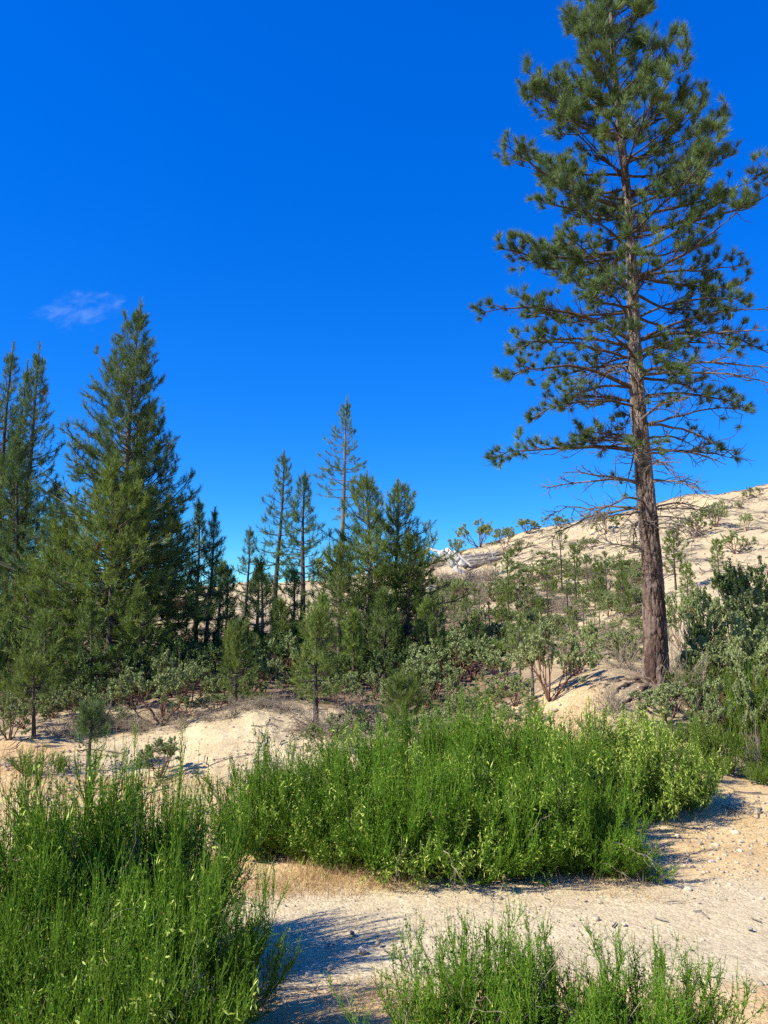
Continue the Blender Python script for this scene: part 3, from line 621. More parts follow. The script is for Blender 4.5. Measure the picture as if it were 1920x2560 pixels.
b = at(330, 22.9); put_pine('pine_tree', 'second pine of the left clump, its top right of and below the tallest', G2, b, tp(372, 990, b), 2.44, 0.08, 112, 0.15, nl=0.19, K=43, fol=0.95, dz=0.295, nb=6, shape=0.7, bottom=0.9, brush=0.24, one_side=0.25)
b = at(268, 20.5); put_pine('pine_tree', 'yellowish young pine in front of the tallest pine of the left clump', G2, b, tp(291, 1137, b), 2.65, 0.16, 113, 0.10, deadn=4, nl=0.18, K=40, fol=0.95, dz=0.255, nb=6, shape=0.68, bottom=0.8, leaf='needles_light', dead=0.8)
b = at(150, 21.5); put_pine('pine_tree', 'broad olive pine at the left foot of the left clump', G2, b, tp(165, 1290, b), 2.54, 0.05, 114, 0.10, nl=0.17, K=37, fol=0.95, dz=0.255, nb=6, shape=0.68, bottom=0.75, leaf='needles_light')
b = at(415, 23.5); put_pine('pine_tree', 'dark bushy pine filling the right foot of the left clump', G2, b, tp(432, 1262, b), 2.01, 0.04, 115, 0.10, nl=0.17, K=37, fol=0.95, dz=0.264, nb=6, shape=0.68, bottom=0.7)
b = at(60, 23.5); put_pine('pine_tree', 'low olive pine under the left edge trio', G2, b, tp(75, 1395, b), 2.12, 0.05, 116, 0.09, nl=0.16, K=37, fol=0.95, dz=0.255, nb=6, shape=0.68, bottom=0.7, leaf='needles_light')
b = at(488, 25); put_pine('pine_tree', 'small pine with pointed top just right of the left clump', G3, b, tp(498, 1247, b), 1.59, 0.10, 121, 0.08, nl=0.15, dz=0.415, tuft=1.2)
b = at(508, 24); put_pine('pine_tree', 'slender pine with bare dark stem and a spike of a leader', G3, b, tp(541, 1270, b), 1.47, 0.16, 122, 0.07, nl=0.16, dz=0.439, tuft=1.2)
b = at(604, 27); put_pine('pine_tree', 'shortest slender pine standing alone against the sky gap', G3, b, tp(627, 1318, b), 1.47, 0.24, 123, 0.07, nl=0.15, dz=0.512, tuft=1.4, K=27)
b = at(560, 25.5); put_pine('pine_tree', 'low thin pine in the shade below the slender pines', G3, b, tp(572, 1415, b), 1.20, 0.08, 124, 0.06, nl=0.15, dz=0.439, tuft=1.3)
b = at(680, 31); put_pine('pine_tree', 'tall open pine, leftmost of the middle clump', G4, b, tp(712, 1127, b), 1.80, 0.26, 131, 0.12, nl=0.18, K=35, dz=0.512, nb=5, tuft=1.5, shape=0.78)
b = at(755, 30); put_pine('pine_tree', 'dark pine with candle tips, second from left in the middle clump', G4, b, tp(761, 1180, b), 1.95, 0.22, 132, 0.12, nl=0.20, K=37, dz=0.464, nb=5, tuft=1.3, shape=0.78)
b = at(845, 42); put_pine('pine_tree', 'narrow far pine, tallest of the middle clump', G4, b, tp(871, 992, b), 2.30, 0.42, 133, 0.17, nl=0.22, K=32, dz=0.561, nb=5, tuft=1.8, shape=0.85, wood='bark_grey', w=0.014)
b = at(930, 25); put_pine('pine_tree', 'full bright green pine right of the tallest in the middle clump', G4, b, tp(920, 1180, b), 2.28, 0.12, 134, 0.11, nl=0.19, K=40, fol=0.95, dz=0.286, nb=6, shape=0.68, bottom=0.9, leaf='needles_light', wood='bark_grey', dead=0.7)
b = at(985, 26); put_pine('pine_tree', 'full pine with a long leader, rightmost tall one of the middle clump', G4, b, tp(995, 1198, b), 2.28, 0.06, 135, 0.10, nl=0.18, K=40, fol=0.95, dz=0.296, nb=6, shape=0.68, bottom=0.9, leaf='needles_mid')
b = at(847, 22.5); put_pine('pine_tree', 'yellow green young pine in front of the tallest middle pine', G4, b, tp(849, 1356, b), 1.91, 0.12, 136, 0.07, nl=0.16, K=37, fol=0.95, dz=0.245, nb=6, shape=0.68, bottom=0.75, leaf='needles_light', wood='bark_grey', dead=0.6)
b = at(655, 23.5); put_pine('pine_tree', 'thin pale stemmed young pine below the open middle pine', G4, b, tp(655, 1395, b), 1.10, 0.20, 137, 0.06, nl=0.15, K=29, dz=0.366, shape=0.78, leaf='needles_light', wood='bark_grey')
b = at(735, 25); put_pine('pine_tree', 'olive young pine low between the two leftmost middle pines', G4, b, tp(735, 1420, b), 1.30, 0.06, 138, 0.06, nl=0.15, K=32, dz=0.317, shape=0.78, leaf='needles_light')
b = at(915, 23.5); put_pine('pine_tree', 'thin young pine beside the pale double stem of the middle clump', G4, b, tp(925, 1330, b), 1.40, 0.14, 139, 0.07, nl=0.16, K=32, dz=0.317, shape=0.5, leaf='needles_light', wood='bark_grey', dead=0.5)
# fir with flat sprays at the right of the middle clump
b = at(1015, 23.8); put_pine('fir_tree', 'dense dark fir with flat sprays at the right side of the middle clump', G4, b, tp(1025, 1330, b), 1.75, 0.10, 140, 0.09, nl=0.09, K=54, dz=0.207, nb=7, shape=0.78, bottom=0.85, el=(-18, 30), leaf='fir_needles', brush=0.30, tuft=0.8)
for px, Y, top, tx, R, sd, lab in [(700, 21.5, 1500, 703, 0.95, 141, 'small yellowish pine low at the left foot of the middle clump'), (800, 21.0, 1490, 806, 0.9, 142, 'small bright pine in front of the middle clump, left of its yellow green one'), (885, 20.0, 1530, 884, 0.85, 143, 'low bushy bright pine at the centre foot of the middle clump'),
                          (960, 21.0, 1470, 962, 1.1, 144, 'bright bushy pine at the right foot of the middle clump'), (1070, 21.5, 1500, 1066, 0.95, 145, 'small olive pine right of the dark fir'), (230, 19.0, 1500, 226, 1.2, 146, 'olive young pine at the front left foot of the left clump'), (350, 19.5, 1480, 352, 1.1, 147, 'olive young pine at the front right foot of the left clump'), (110, 18.8, 1530, 112, 1.2, 148, 'olive young pine low at the far left behind the pole stem pine')]:
    b = at(px, Y); put_pine('young_pine', lab, 'bushy young pines at the foot of the clumps', b, tp(tx, top, b), R, 0.06, sd, 0.05, nl=0.16, K=36, dz=0.24, nb=5, shape=0.65, bottom=0.9, leaf='needles_light' if sd % 2 else 'needles_mid', w=0.011)
# young pines along the bank and in front
GS = 'young pines along the bank'
b = ground_at(790, 1815); put_pine('young_pine', 'bright young pine with thin bare stem at the right end of the sand bank', GS, b, tp(789, 1515, b), 0.62, 0.30, 151, 0.045, nl=0.13, K=40, dz=0.183, nb=5, shape=0.35, bottom=0.9, leaf='needles_light', w=0.008)
b = ground_at(1025, 1842); put_pine('young_pine', 'bushy young pine low behind the row of broom in the middle', GS, b, tp(1004, 1690, b), 0.68, 0.16, 152, 0.04, nl=0.14, K=40, dz=0.171, nb=5, shape=0.4, bottom=0.8, leaf='needles_light', w=0.008)
b = ground_at(587, 1768); put_pine('young_pine', 'bright young pine above the left part of the sand bank', GS, b, tp(592, 1560, b), 0.62, 0.28, 153, 0.045, nl=0.13, K=40, dz=0.195, nb=5, shape=0.4, bottom=0.9, leaf='needles_light', w=0.008)
b = ground_at(220, 1928); put_pine('young_pine', 'small dark pine sapling with forked bare stem on the left flat', GS, b, tp(232, 1758, b), 0.42, 0.50, 154, 0.03, nl=0.13, K=45, dz=0.134, nb=5, shape=0.3, bottom=1.0, w=0.007, dead=0.3)
b = ground_at(85, 1846); put_pine('young_pine', 'slender young pine with a bare pole stem at the far left', GS, b, tp(85, 1640, b), 0.62, 0.52, 155, 0.035, nl=0.13, K=40, dz=0.171, nb=5, shape=0.3, bottom=0.9, leaf='needles_light', w=0.008)
b = ground_at(1300, 1748); put_pine('young_pine', 'pole thin young pine below the hill, left of another bare pole', GS, b, tp(1298, 1535, b), 0.42, 0.48, 156, 0.03, nl=0.12, K=32, dz=0.268, nb=4, shape=0.3, leaf='needles_light', wood='bark_grey', w=0.008)
b = ground_at(1332, 1752); put_pine('young_pine', 'thin grey stem pine sapling beside the red stemmed manzanita', GS, b, tp(1329, 1568, b), 0.32, 0.6, 157, 0.028, nl=0.11, K=29, dz=0.268, nb=4, shape=0.3, leaf='needles_light', wood='bark_grey', w=0.008)

# saplings on the hill: four kinds, copied
def proto_pine(seed, **kw):
    rng = np.random.default_rng(seed); a = dict(nl=0.17, K=18, dz=0.42, nb=4, shape=0.35, bottom=0.9, leaf='needles_light', wood='bark_dark', w=0.018, tuft=2.2, fol=0.6, brush=0.16)
    a.update(kw); return pine_mesh(3.0, a.pop('R', 0.6), a.pop('t0', 0.4), rng, 0.045, **a)
SAP = [proto_pine(201), proto_pine(202, R=0.75, t0=0.5, fol=0.7), proto_pine(203, R=0.5, t0=0.3, dz=0.26), proto_pine(204, R=0.85, t0=0.25, dz=0.2, fol=0.95, K=26), proto_pine(205, R=0.55, t0=0.55, fol=0.6)]
def put_sap(px, py, top, kind, label, group='sapling pines on the hillside'):
    b = ground_at(px, py); h = z_at(top, b[1]) - b[2]; s = h / 3.0; rng = random.Random(px)
    root = empty('sapling_pine', b - np.array([0, 0, 0.05]), label, 'tree', group, rng.uniform(0, 6.28), (s * 1.0, s * 1.0, s))
    obj('trunk', SAP[kind][0], root); obj('crown', SAP[kind][1], root)
HS = 'small thin pine sapling scattered among the scrub on the pale hillside'
put_sap(1405, 1483, 1322, 1, 'tallest dark sapling pine on the hill left of the big trunk')
put_sap(1798, 1450, 1345, 3, 'olive sapling pine with clear stem on the hill right of the big trunk')
put_sap(1722, 1520, 1405, 3, 'bright sapling pine low on the hill just right of the big trunk')
put_sap(1690, 1475, 1318, 3, 'round full green young pine behind the right edge of the big trunk')
put_sap(1560, 1545, 1430, 3, 'bright sapling pine just left of the big trunk')
for px, py, top, k in [(1332, 1440, 1372, 0), (1272, 1545, 1384, 2), (1370, 1564, 1412, 1), (1518, 1519, 1376, 4), (1440, 1508, 1362, 2), (1199, 1564, 1470, 0), (1420, 1555, 1430, 4), (1323, 1485, 1424, 0), (1488, 1525, 1448, 2),
                       (1240, 1500, 1405, 4), (1255, 1585, 1490, 3), (1350, 1600, 1500, 2), (1460, 1570, 1470, 1), (1300, 1520, 1430, 1), (1160, 1555, 1480, 2), (1215, 1620, 1530, 0), (1500, 1580, 1490, 0), (1385, 1520, 1440, 2), (1450, 1440, 1370, 0), (1120, 1520, 1450, 0), (1555, 1480, 1400, 2), (1470, 1480, 1395, 1), (1850, 1440, 1400, 0)]:
    put_sap(px, py, top, k, 'small thin pine sapling ' + zone(px, py))
rs_ = random.Random(9)
for i in range(22):
    px, py = rs_.uniform(1110, 1590), rs_.uniform(1470, 1650); put_sap(px, py, py - rs_.uniform(50, 110), rs_.randrange(5), 'small thin pine sapling ' + zone(px, py))

# ------------------------------------------------------------------ manzanita
def manz_mesh(seed, h=1.6, spread=0.9, n0=8, per=44, leaf='manzanita_leaf', wood='bark_red', lw=0.044, ll=0.058, fan=(0.15, 0.95)):
    rng = np.random.default_rng(seed); wd, cr = Soup(), Soup()
    p0 = np.c_[rng.normal(0, 0.05, (n0, 2)), np.full(n0, -0.1)]
    az = np.linspace(0, 2 * math.pi, n0, endpoint=False) + rng.normal(0, 0.3, n0); tilt = rng.uniform(fan[0], fan[1], n0) * spread
    L = h * rng.uniform(0.42, 0.58, n0) / np.cos(tilt * 0.6)
    cur = grow(p0, az, math.pi / 2 - tilt, L, rng.normal(0.0, 0.25, n0), 6, rng, 0.16)
    V, F = tubes(cur, np.linspace(0.028, 0.017, 6)[None] * h / 1.6 * rng.uniform(0.7, 1.2, (n0, 1)), 5); wd.add(V, F, 0.5)
    ends = []
    for lev, (nc, fl, sd, rr) in enumerate([(3, 0.34, 0.5, 0.013), (3, 0.22, 0.62, 0.008), (3, 0.13, 0.75, 0.005)]):
        B = len(cur); bi = np.repeat(np.arange(B), nc); N = len(bi); s = rng.uniform(0.55, 1.0, N); s[::nc] = 1.0
        q, td = sample(cur, bi, s); d = unit(td + rng.normal(0, sd, (N, 3)) * 0.75 + np.array([0, 0, 0.18]))
        # spread outwards from the stem centre
        d = unit(d + 0.3 * np.c_[q[:, :2] / (np.linalg.norm(q[:, :2], axis=1, keepdims=True) + 0.2), np.zeros(N)])
        nx_ = grow(q, np.arctan2(d[:, 1], d[:, 0]), np.arcsin(np.clip(d[:, 2], -1, 1)), h * fl * rng.uniform(0.6, 1.25, N), rng.normal(0.1, 0.3, N), 4, rng, 0.18)
        V, F = tubes(nx_, np.linspace(rr, rr * 0.6, 4)[None] * h / 1.6 * np.ones((N, 1)), 4 if lev < 2 else 3); wd.add(V, F, 0.5); cur = nx_
    N = len(cur); bi = np.repeat(np.arange(N), per); M = len(bi); s = rng.uniform(0.25, 1.0, M)
    q, td = sample(cur, bi, s); keep = (hash2((np.arange(N) // 5).astype(float), np.zeros(N), seed) > 0.10)[bi]
    q, td, bi = q[keep], td[keep], bi[keep]; M = len(q)
    d = unit(rng.normal(0, 1, (M, 3)) + td * 0.5 + np.array([0, 0, 0.55])); ll_ = ll * h / 1.6 * rng.uniform(0.7, 1.25, M); lw_ = lw * h / 1.6 * rng.uniform(0.7, 1.2, M)
    V, F, r = diamonds(q + rng.normal(0, 0.02 * h / 1.6, (M, 3)), d, ll_, lw_, rng)
    cl = rng.random(N)[bi] * 0.5; r = np.repeat(cl, 4) + 0.5 * r
    cr.add(V, F, r); return wd.mesh('manzanita_stems', [wood], True), cr.mesh('manzanita_leaves', [leaf])
MANZ = [manz_mesh(301), manz_mesh(302, spread=1.15), manz_mesh(303, spread=0.75, n0=9), manz_mesh(304, spread=1.25, per=38), manz_mesh(305, n0=6, per=34, spread=1.0)]
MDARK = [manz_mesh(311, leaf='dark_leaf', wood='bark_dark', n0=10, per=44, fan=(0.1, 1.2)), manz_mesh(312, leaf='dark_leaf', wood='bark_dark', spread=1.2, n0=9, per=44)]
EXT = {}
def extent(me):
    if me.name not in EXT:
        a = np.empty(len(me.vertices) * 3, np.float32); me.vertices.foreach_get('co', a); a = a.reshape(-1, 3)
        EXT[me.name] = (float(np.percentile(a[:, 2], 98.5)), float(np.percentile(np.abs(a[:, :2]), 97) * 2))
    return EXT[me.name]
def put_shrub(name, label, group, base, wpx, top, protos, k, cat='shrub', squash=None, names=('stems', 'foliage'), w0=1.9, h0=1.6):
    b = np.array(base); h = max(z_at(top, b[1]) - b[2], 0.25); wm = wpx / FPX * b[1]
    hm, wmm = extent(protos[k][1]); sz = h / hm; sx = wm / wmm
    rng = random.Random(int(wpx * 7 + top))
    root = empty(name, b, label, cat, group, rng.uniform(0, 6.28), (sx, sx, sz)); me = protos[k]
    obj(names[0], me[0], root); obj(names[1], me[1], root); return root
GM = 'manzanita shrubs on the bank and lower slope'
for base, wpx, top, k, lab in [
    (ground_at(405, 1815), 215, 1645, 3, 'large manzanita with dark red fan of stems at the left end of the sand bank'),
    (ground_at(398, 1945), 105, 1848, 2, 'small round manzanita standing alone below the sand bank'),
    (ground_at(25, 1850), 130, 1730, 0, 'leafy manzanita at the left picture edge beside the pole stem pine'),
    (ground_at(180, 1800), 150, 1728, 1, 'low spreading manzanita behind the forked pine sapling'),
    (at(480, 17.5), 120, 1668, 2, 'manzanita right of the large red stemmed one'),
    (at(560, 17.2), 100, 1690, 0, 'low manzanita left of the bright young pine on the bank'),
    (at(655, 18.0), 110, 1640, 4, 'pale manzanita above the middle of the sand bank'),
    (at(720, 20), 120, 1590, 3, 'pale topped manzanita behind the young pine at the bank end'),
    (at(858, 16.2), 120, 1690, 0, 'manzanita right of the bright pine at the end of the sand bank'),
    (at(935, 17.5), 130, 1678, 1, 'manzanita below the pale double stem of the middle clump'),
    (at(1075, 17.2), 150, 1640, 2, 'big pale leaved manzanita in the middle behind the broom row'),
    (at(880, 14.9), 120, 1765, 3, 'lowest manzanita just behind the broom row, in front of dead brush'),
    (at(1130, 16.4), 120, 1690, 1, 'pale manzanita right of the low bushy young pine'),
    (ground_at(1375, 1752), 190, 1560, 3, 'tall manzanita with twisting red stems left of the earth mound'),
    (at(1480, 19), 130, 1560, 1, 'manzanita between the red stemmed one and the big trunk'),
    (at(1245, 17.5), 140, 1625, 4, 'loose manzanita left of the two bare pole stems'),
    (at(1215, 15.8), 120, 1715, 0, 'low manzanita below the dark round shrub'),
    (at(1330, 21), 120, 1555, 2, 'manzanita at the foot of the hill behind the pole stems'),
    (at(1670, 13.4), 150, 1712, 2, 'fresh light green manzanita in front of the foot of the big trunk'),
    (at(1765, 13.0), 110, 1738, 0, 'light green manzanita right of the one at the foot of the trunk'),
    (at(1850, 14.5), 150, 1612, 1, 'pale manzanita among the broom at the right, above dead brush'),
    (at(1900, 17.5), 170, 1478, 2, 'bright leaved bush below the dark shrub at the right edge'),
    (at(1720, 18), 150, 1480, 4, 'thin grey manzanita just right of the big trunk'),
    (at(1560, 17.5), 120, 1570, 0, 'manzanita close behind the left side of the big trunk')]:
    put_shrub('manzanita_shrub', lab, GM, base, wpx, top, MANZ, k)
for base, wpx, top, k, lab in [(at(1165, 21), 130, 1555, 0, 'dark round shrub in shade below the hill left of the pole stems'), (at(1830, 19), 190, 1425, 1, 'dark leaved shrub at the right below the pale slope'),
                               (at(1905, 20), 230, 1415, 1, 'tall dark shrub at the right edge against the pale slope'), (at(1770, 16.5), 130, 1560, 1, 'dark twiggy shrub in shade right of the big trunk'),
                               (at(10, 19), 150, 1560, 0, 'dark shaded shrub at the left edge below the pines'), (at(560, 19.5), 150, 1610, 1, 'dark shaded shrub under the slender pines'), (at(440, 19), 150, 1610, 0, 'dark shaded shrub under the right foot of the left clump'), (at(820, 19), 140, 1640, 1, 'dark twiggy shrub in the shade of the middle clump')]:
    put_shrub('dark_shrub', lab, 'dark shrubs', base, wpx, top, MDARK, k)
ru = random.Random(77)
for i in range(46):
    px = ru.uniform(-40, 1180); Y = ru.uniform(17.5, 26); bb = at(px, Y); hh = ru.uniform(0.6, 1.3)
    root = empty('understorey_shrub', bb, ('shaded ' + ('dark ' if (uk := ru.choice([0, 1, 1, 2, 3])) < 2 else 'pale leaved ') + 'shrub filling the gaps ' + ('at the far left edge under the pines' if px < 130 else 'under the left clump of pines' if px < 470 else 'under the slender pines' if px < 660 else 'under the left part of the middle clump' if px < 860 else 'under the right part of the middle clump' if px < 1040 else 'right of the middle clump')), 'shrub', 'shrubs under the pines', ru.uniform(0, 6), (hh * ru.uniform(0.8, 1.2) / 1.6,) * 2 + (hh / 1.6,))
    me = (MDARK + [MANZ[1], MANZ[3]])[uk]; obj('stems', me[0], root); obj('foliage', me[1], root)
for px, Y, top, wpx, k, lab in [(960, 13.2, 1800, 130, 1, 'low manzanita just behind the tall back broom left of the middle'), (1100, 13.6, 1775, 130, 2, 'low pale manzanita just behind the tallest broom of the row'), (1190, 13.0, 1790, 120, 0, 'low manzanita behind the row, below the flat dead twigs'), (1280, 13.4, 1765, 120, 4, 'low manzanita behind the row at the foot of the bare pole stems'),
                                (830, 13.6, 1795, 120, 3, 'low twiggy manzanita behind the second broom of the row'), (1150, 14.6, 1730, 130, 3, 'manzanita in the shrub band right of the low bushy pine'), (1010, 15.8, 1690, 130, 0, 'manzanita close behind the low bushy young pine'), (790, 16.5, 1690, 110, 1, 'manzanita close behind the bright pine at the bank end'), (1290, 15.4, 1690, 110, 2, 'leafy manzanita right behind the bare pole stems'), (1440, 16.4, 1640, 120, 0, 'manzanita above the left shoulder of the earth mound'),
                                (1800, 15.2, 1600, 170, 2, 'rounded green manzanita right of the pale dead twigs by the trunk'), (1880, 13.2, 1690, 190, 1, 'broad manzanita in the middle of the right hand thicket'), (1790, 17.0, 1500, 170, 0, 'rounded manzanita below the dark shrub right of the trunk'), (1915, 15.6, 1560, 170, 2, 'rounded manzanita cut by the right edge below the bright leaved bush'), (255, 16.9, 1735, 120, 1, 'low manzanita left of the large red stemmed one'), (60, 16.4, 1760, 130, 3, 'low manzanita at the foot of the pole stem pine'), (465, 16.6, 1740, 110, 0, 'low manzanita right of the large red stemmed one, on the bank lip'), (535, 16.4, 1735, 100, 2, 'low manzanita on the bank lip left of the bright young pine'), (330, 18.0, 1690, 120, 2, 'manzanita behind the large red stemmed one'), (130, 17.2, 1725, 130, 0, 'pale manzanita behind the pole stem pine'), (610, 17.4, 1690, 110, 3, 'manzanita right behind the bright pine above the sand bank'), (740, 17.0, 1680, 120, 2, 'manzanita above the right end of the sand bank')]:
    put_shrub('manzanita_shrub', lab, GM, at(px, Y), wpx, top, MANZ, k)
GR = 'manzanita on the hill and ridge'
for px, py, wpx, top, k, lab in [
    (1199, 1368, 100, 1302, 3, 'largest tree shaped manzanita on the skyline of the ridge'), (1262, 1378, 80, 1318, 4, 'thin stemmed manzanita just below the skyline, right of the largest'),
    (1140, 1398, 50, 1347, 4, 'small flat topped manzanita on the ridge beside the fallen logs'), (1318, 1334, 62, 1298, 2, 'low dark manzanita on the skyline beyond the dead limbs'),
    (1400, 1322, 90, 1290, 1, 'low wide manzanita on the skyline left of the big trunk'), (1515, 1330, 120, 1278, 1, 'wide manzanita close left of the big trunk near the ridge'),
    (1742, 1345, 100, 1284, 3, 'leafy manzanita on the upper slope right of the big trunk'), (1790, 1318, 70, 1258, 2, 'tall rounded manzanita high on the right slope'),
    (1874, 1248, 50, 1218, 1, 'manzanita nearest the right skyline'), (1850, 1272, 32, 1254, 0, 'small round bush below the bush on the right skyline'),
    (1868, 1328, 45, 1284, 4, 'spindly half bare manzanita on the bare right slope'), (1838, 1385, 90, 1330, 3, 'spreading manzanita with dark stems on the bare right slope'),
    (1806, 1274, 22, 1248, 0, 'tiny bush on the bare slope near the right skyline'), (1060, 1420, 60, 1370, 2, 'manzanita on the ridge beside the right pine of the middle clump'),
    (800, 1462, 80, 1395, 1, 'manzanita on the ridge behind the middle pines'), (660, 1480, 90, 1440, 1, 'manzanita on the ridge in the gap between the clumps'), (1900, 1238, 20, 1222, 4, 'tiny tuft of scrub on the skyline at the right edge')]:
    put_shrub('manzanita_shrub', lab, GR, ground_at(px, py), wpx, top, MANZ, k)
rq_ = random.Random(15)
for i in range(24):
    px = rq_.uniform(1290, 1600); py = rq_.uniform(1370, 1450)
    put_shrub('scrub_bush', 'small grey green scrub bush on the upper slope ' + ('left of the middle' if px < 1400 else 'right of the middle' if px < 1500 else 'close to the big trunk'), 'scrub bushes on the hillside', ground_at(px, py), rq_.uniform(25, 60), py - rq_.uniform(14, 32), MANZ, rq_.randrange(5))
rr_ = random.Random(5)
for i in range(110):
    px = rr_.uniform(1070, 1620); py = rr_.uniform(1425, 1650)
    if px < 1290 and py < 1478: py += 70
    put_shrub('scrub_bush', 'small grey green scrub bush ' + zone(px, py), 'scrub bushes on the hillside', ground_at(px, py), rr_.uniform(40, 95), py - rr_.uniform(22, 55), MANZ, rr_.randrange(5))

# ------------------------------------------------------------------ dead brush, logs
def brush_mesh(seed, n=34, wood='twig_grey'):
    rng = np.random.default_rng(seed); s = Soup()
    p0 = np.c_[rng.normal(0, 0.12, (n, 2)), np.full(n, -0.03)]
    cur = grow(p0, rng.random(n) * 6.28, rng.uniform(0.1, 1.45, n), rng.uniform(0.3, 0.75, n), rng.normal(-0.7, 0.7, n), 7, rng, 0.25)
    V, F = tubes(cur, np.linspace(0.009, 0.004, 7)[None] * rng.uniform(0.6, 1.4, (n, 1)), 4); s.add(V, F, 0.5)
    for nc, L, r in [(4, 0.36, 0.0045), (2, 0.2, 0.003)]:
        bi = np.repeat(np.arange(len(cur)), nc); N = len(bi); q, td = sample(cur, bi, rng.uniform(0.25, 1, N)); d = unit(td + rng.normal(0, 0.6, (N, 3)))
        cur = grow(q, np.arctan2(d[:, 1], d[:, 0]), np.arcsin(np.clip(d[:, 2], -1, 1)), L * rng.uniform(0.5, 1.3, N), rng.normal(-0.3, 0.7, N), 5, rng, 0.25)
        cur[..., 2] = np.maximum(cur[..., 2], 0.0)
        V, F = tubes(cur, np.linspace(r, r * 0.6, 5)[None] * np.ones((N, 1)), 3); s.add(V, F, 0.5)
    return s.mesh('dead_brush', [wood], True)
BR = [brush_mesh(401), brush_mesh(402), brush_mesh(403, 44)]
def put_brush(base, wpx, hpx, k, label, group='heaps of dead brush'):
    b = np.array(base); rg = random.Random(int(b[0] * 100 + wpx)); w = wpx / FPX * b[1] / 1.1; h = hpx / FPX * b[1] / 0.6
    o = obj('dead_brush', BR[k], None, b); o.scale = (w, w, h); o.rotation_euler = (0, 0, rg.uniform(0, 6.28)); tag(o, label, 'dead brush', group)
for px, py, w, h, k, lab in [(355, 1830, 110, 45, 2, 'grey dead twigs below the left side of the large red stemmed manzanita'), (455, 1822, 90, 40, 0, 'grey dead twigs at the right foot of the large red stemmed manzanita'), (300, 1822, 100, 70, 1, 'tall grey dead twigs left of the large red stemmed manzanita'), (245, 1825, 90, 60, 2, 'grey dead twigs right behind the forked pine sapling'),
                        (580, 1795, 80, 45, 0, 'grey dead clump hanging over the sand bank below the bright young pine'), (520, 1800, 80, 40, 1, 'grey dead twigs on the bank lip left of the bright young pine'), (660, 1770, 90, 35, 2, 'grey dead twigs on the bank lip beside the small broom tuft'), (715, 1778, 80, 45, 0, 'grey dead twigs on the bank lip left of the pine at the bank end'), (620, 1775, 80, 30, 1, 'flat dead twigs on the bank lip right of the bright young pine'),
                        (180, 1840, 90, 40, 0, 'flat dead twigs left behind the forked pine sapling'), (140, 1838, 80, 45, 1, 'dead twigs right of the pole stem pine at the far left'), (420, 1800, 90, 40, 2, 'dead twigs under the large red stemmed manzanita')]:
    put_brush(ground_at(px, py), w, h, k, lab)
for base, w, h, k, lab in [(at(830, 14.4), 140, 60, 2, 'grey dead twigs behind the left half of the broom row'), (at(770, 14.6), 110, 60, 0, 'dead twigs at the foot of the young pine at the bank end'), (at(900, 15.2), 130, 80, 1, 'dark tangle of dead twigs under the low manzanita in the middle'),
                           (at(1200, 15.2), 120, 40, 0, 'flat dead twigs on the ground left of the bare pole stems'), (at(1525, 13.6), 90, 80, 2, 'dark root tangle and twigs on the edge of the earth mound'), (at(1720, 14.2), 130, 120, 1, 'pale dead twigs right of the foot of the big trunk'),
                           (at(1780, 13.2), 120, 80, 2, 'grey dead twigs between the light manzanitas at the right'), (at(1885, 12.0), 80, 110, 0, 'grey dead clump in the shaded broom at the right edge'), (at(1690, 16.0), 120, 150, 0, 'tall dead twigs leaning behind the right side of the big trunk'),
                           (at(1560, 16), 90, 90, 1, 'dead twigs behind the left side of the big trunk'), (at(280, 20.3), 120, 90, 2, 'dense dead twigs around the stems of the left clump'), (at(300, 21.5), 140, 110, 1, 'dead low boughs behind the stems of the left clump'), (at(930, 22.0), 110, 80, 0, 'dead twigs around the pale double stem of the middle clump')]:
    put_brush(base, w, h, k, lab)
for i in range(80):
    px = rr_.uniform(1080, 1610); py = rr_.uniform(1430, 1650)
    if px < 1270 and py < 1450: py += 40
    put_brush(ground_at(px, py), rr_.uniform(40, 95), rr_.uniform(14, 40), i % 3, 'low tangle of dead twigs lying ' + zone(px, py), 'dead twigs on the hillside')

def log(name, label, a, b, r, mat, group, seed, forks=0):
    rng = np.random.default_rng(seed); a, b = np.array(a, float), np.array(b, float); n = 12; t = np.linspace(0, 1, n)[:, None]
    P = (b - a) * t + rng.normal(0, r * 0.18, (n, 3)); rad = np.linspace(r, r * 0.68, n) * rng.uniform(0.9, 1.1, n)
    rad2 = np.r_[0.001, rad, 0.001]; P2 = np.concatenate([P[:1], P, P[-1:]]); s = Soup(); V, F = tubes(P2[None], rad2[None], 9)
    V = V + rng.normal(0, r * 0.04, V.shape); s.add(V, F, 0.5)
    root = obj(name, s.mesh(name, [mat], True), None, a); tag(root, label, 'log', group)
    for k in range(forks):
        q = P[rng.integers(3, n - 1)]; d = unit(rng.normal(0, 1, 3) + np.array([0, 0, 0.6])); st = np.stack([q + d * x for x in np.linspace(0, r * 6, 5)])
        s2 = Soup(); V, F = tubes(st[None], np.linspace(r * 0.25, r * 0.08, 5)[None], 5); s2.add(V, F, 0.5); obj('branch_stub', s2.mesh('stub', [mat], True), root)
GL = 'fallen logs at the ridge'
LOGY = min(56.0, ground_at(1131, 1432)[1] + 1.0)
def lp(px, py, lift=0.12):
    return pt(px, py, LOGY - lift)
log('fallen_log', 'long bleached white log lying down the slope at the ridge', lp(1102, 1378, 3.2), lp(1160, 1442, 3.4), 0.27, 'log_white', GL, 1)
log('fallen_log', 'shorter bleached log right beside the long white one', lp(1120, 1378, 3.0), lp(1162, 1416, 3.1), 0.26, 'log_white', GL, 2)
log('fallen_log', 'thin bleached pole pointing up left at the ridge', lp(1068, 1370, 2.4), lp(1110, 1384, 2.6), 0.10, 'log_white', GL, 3)
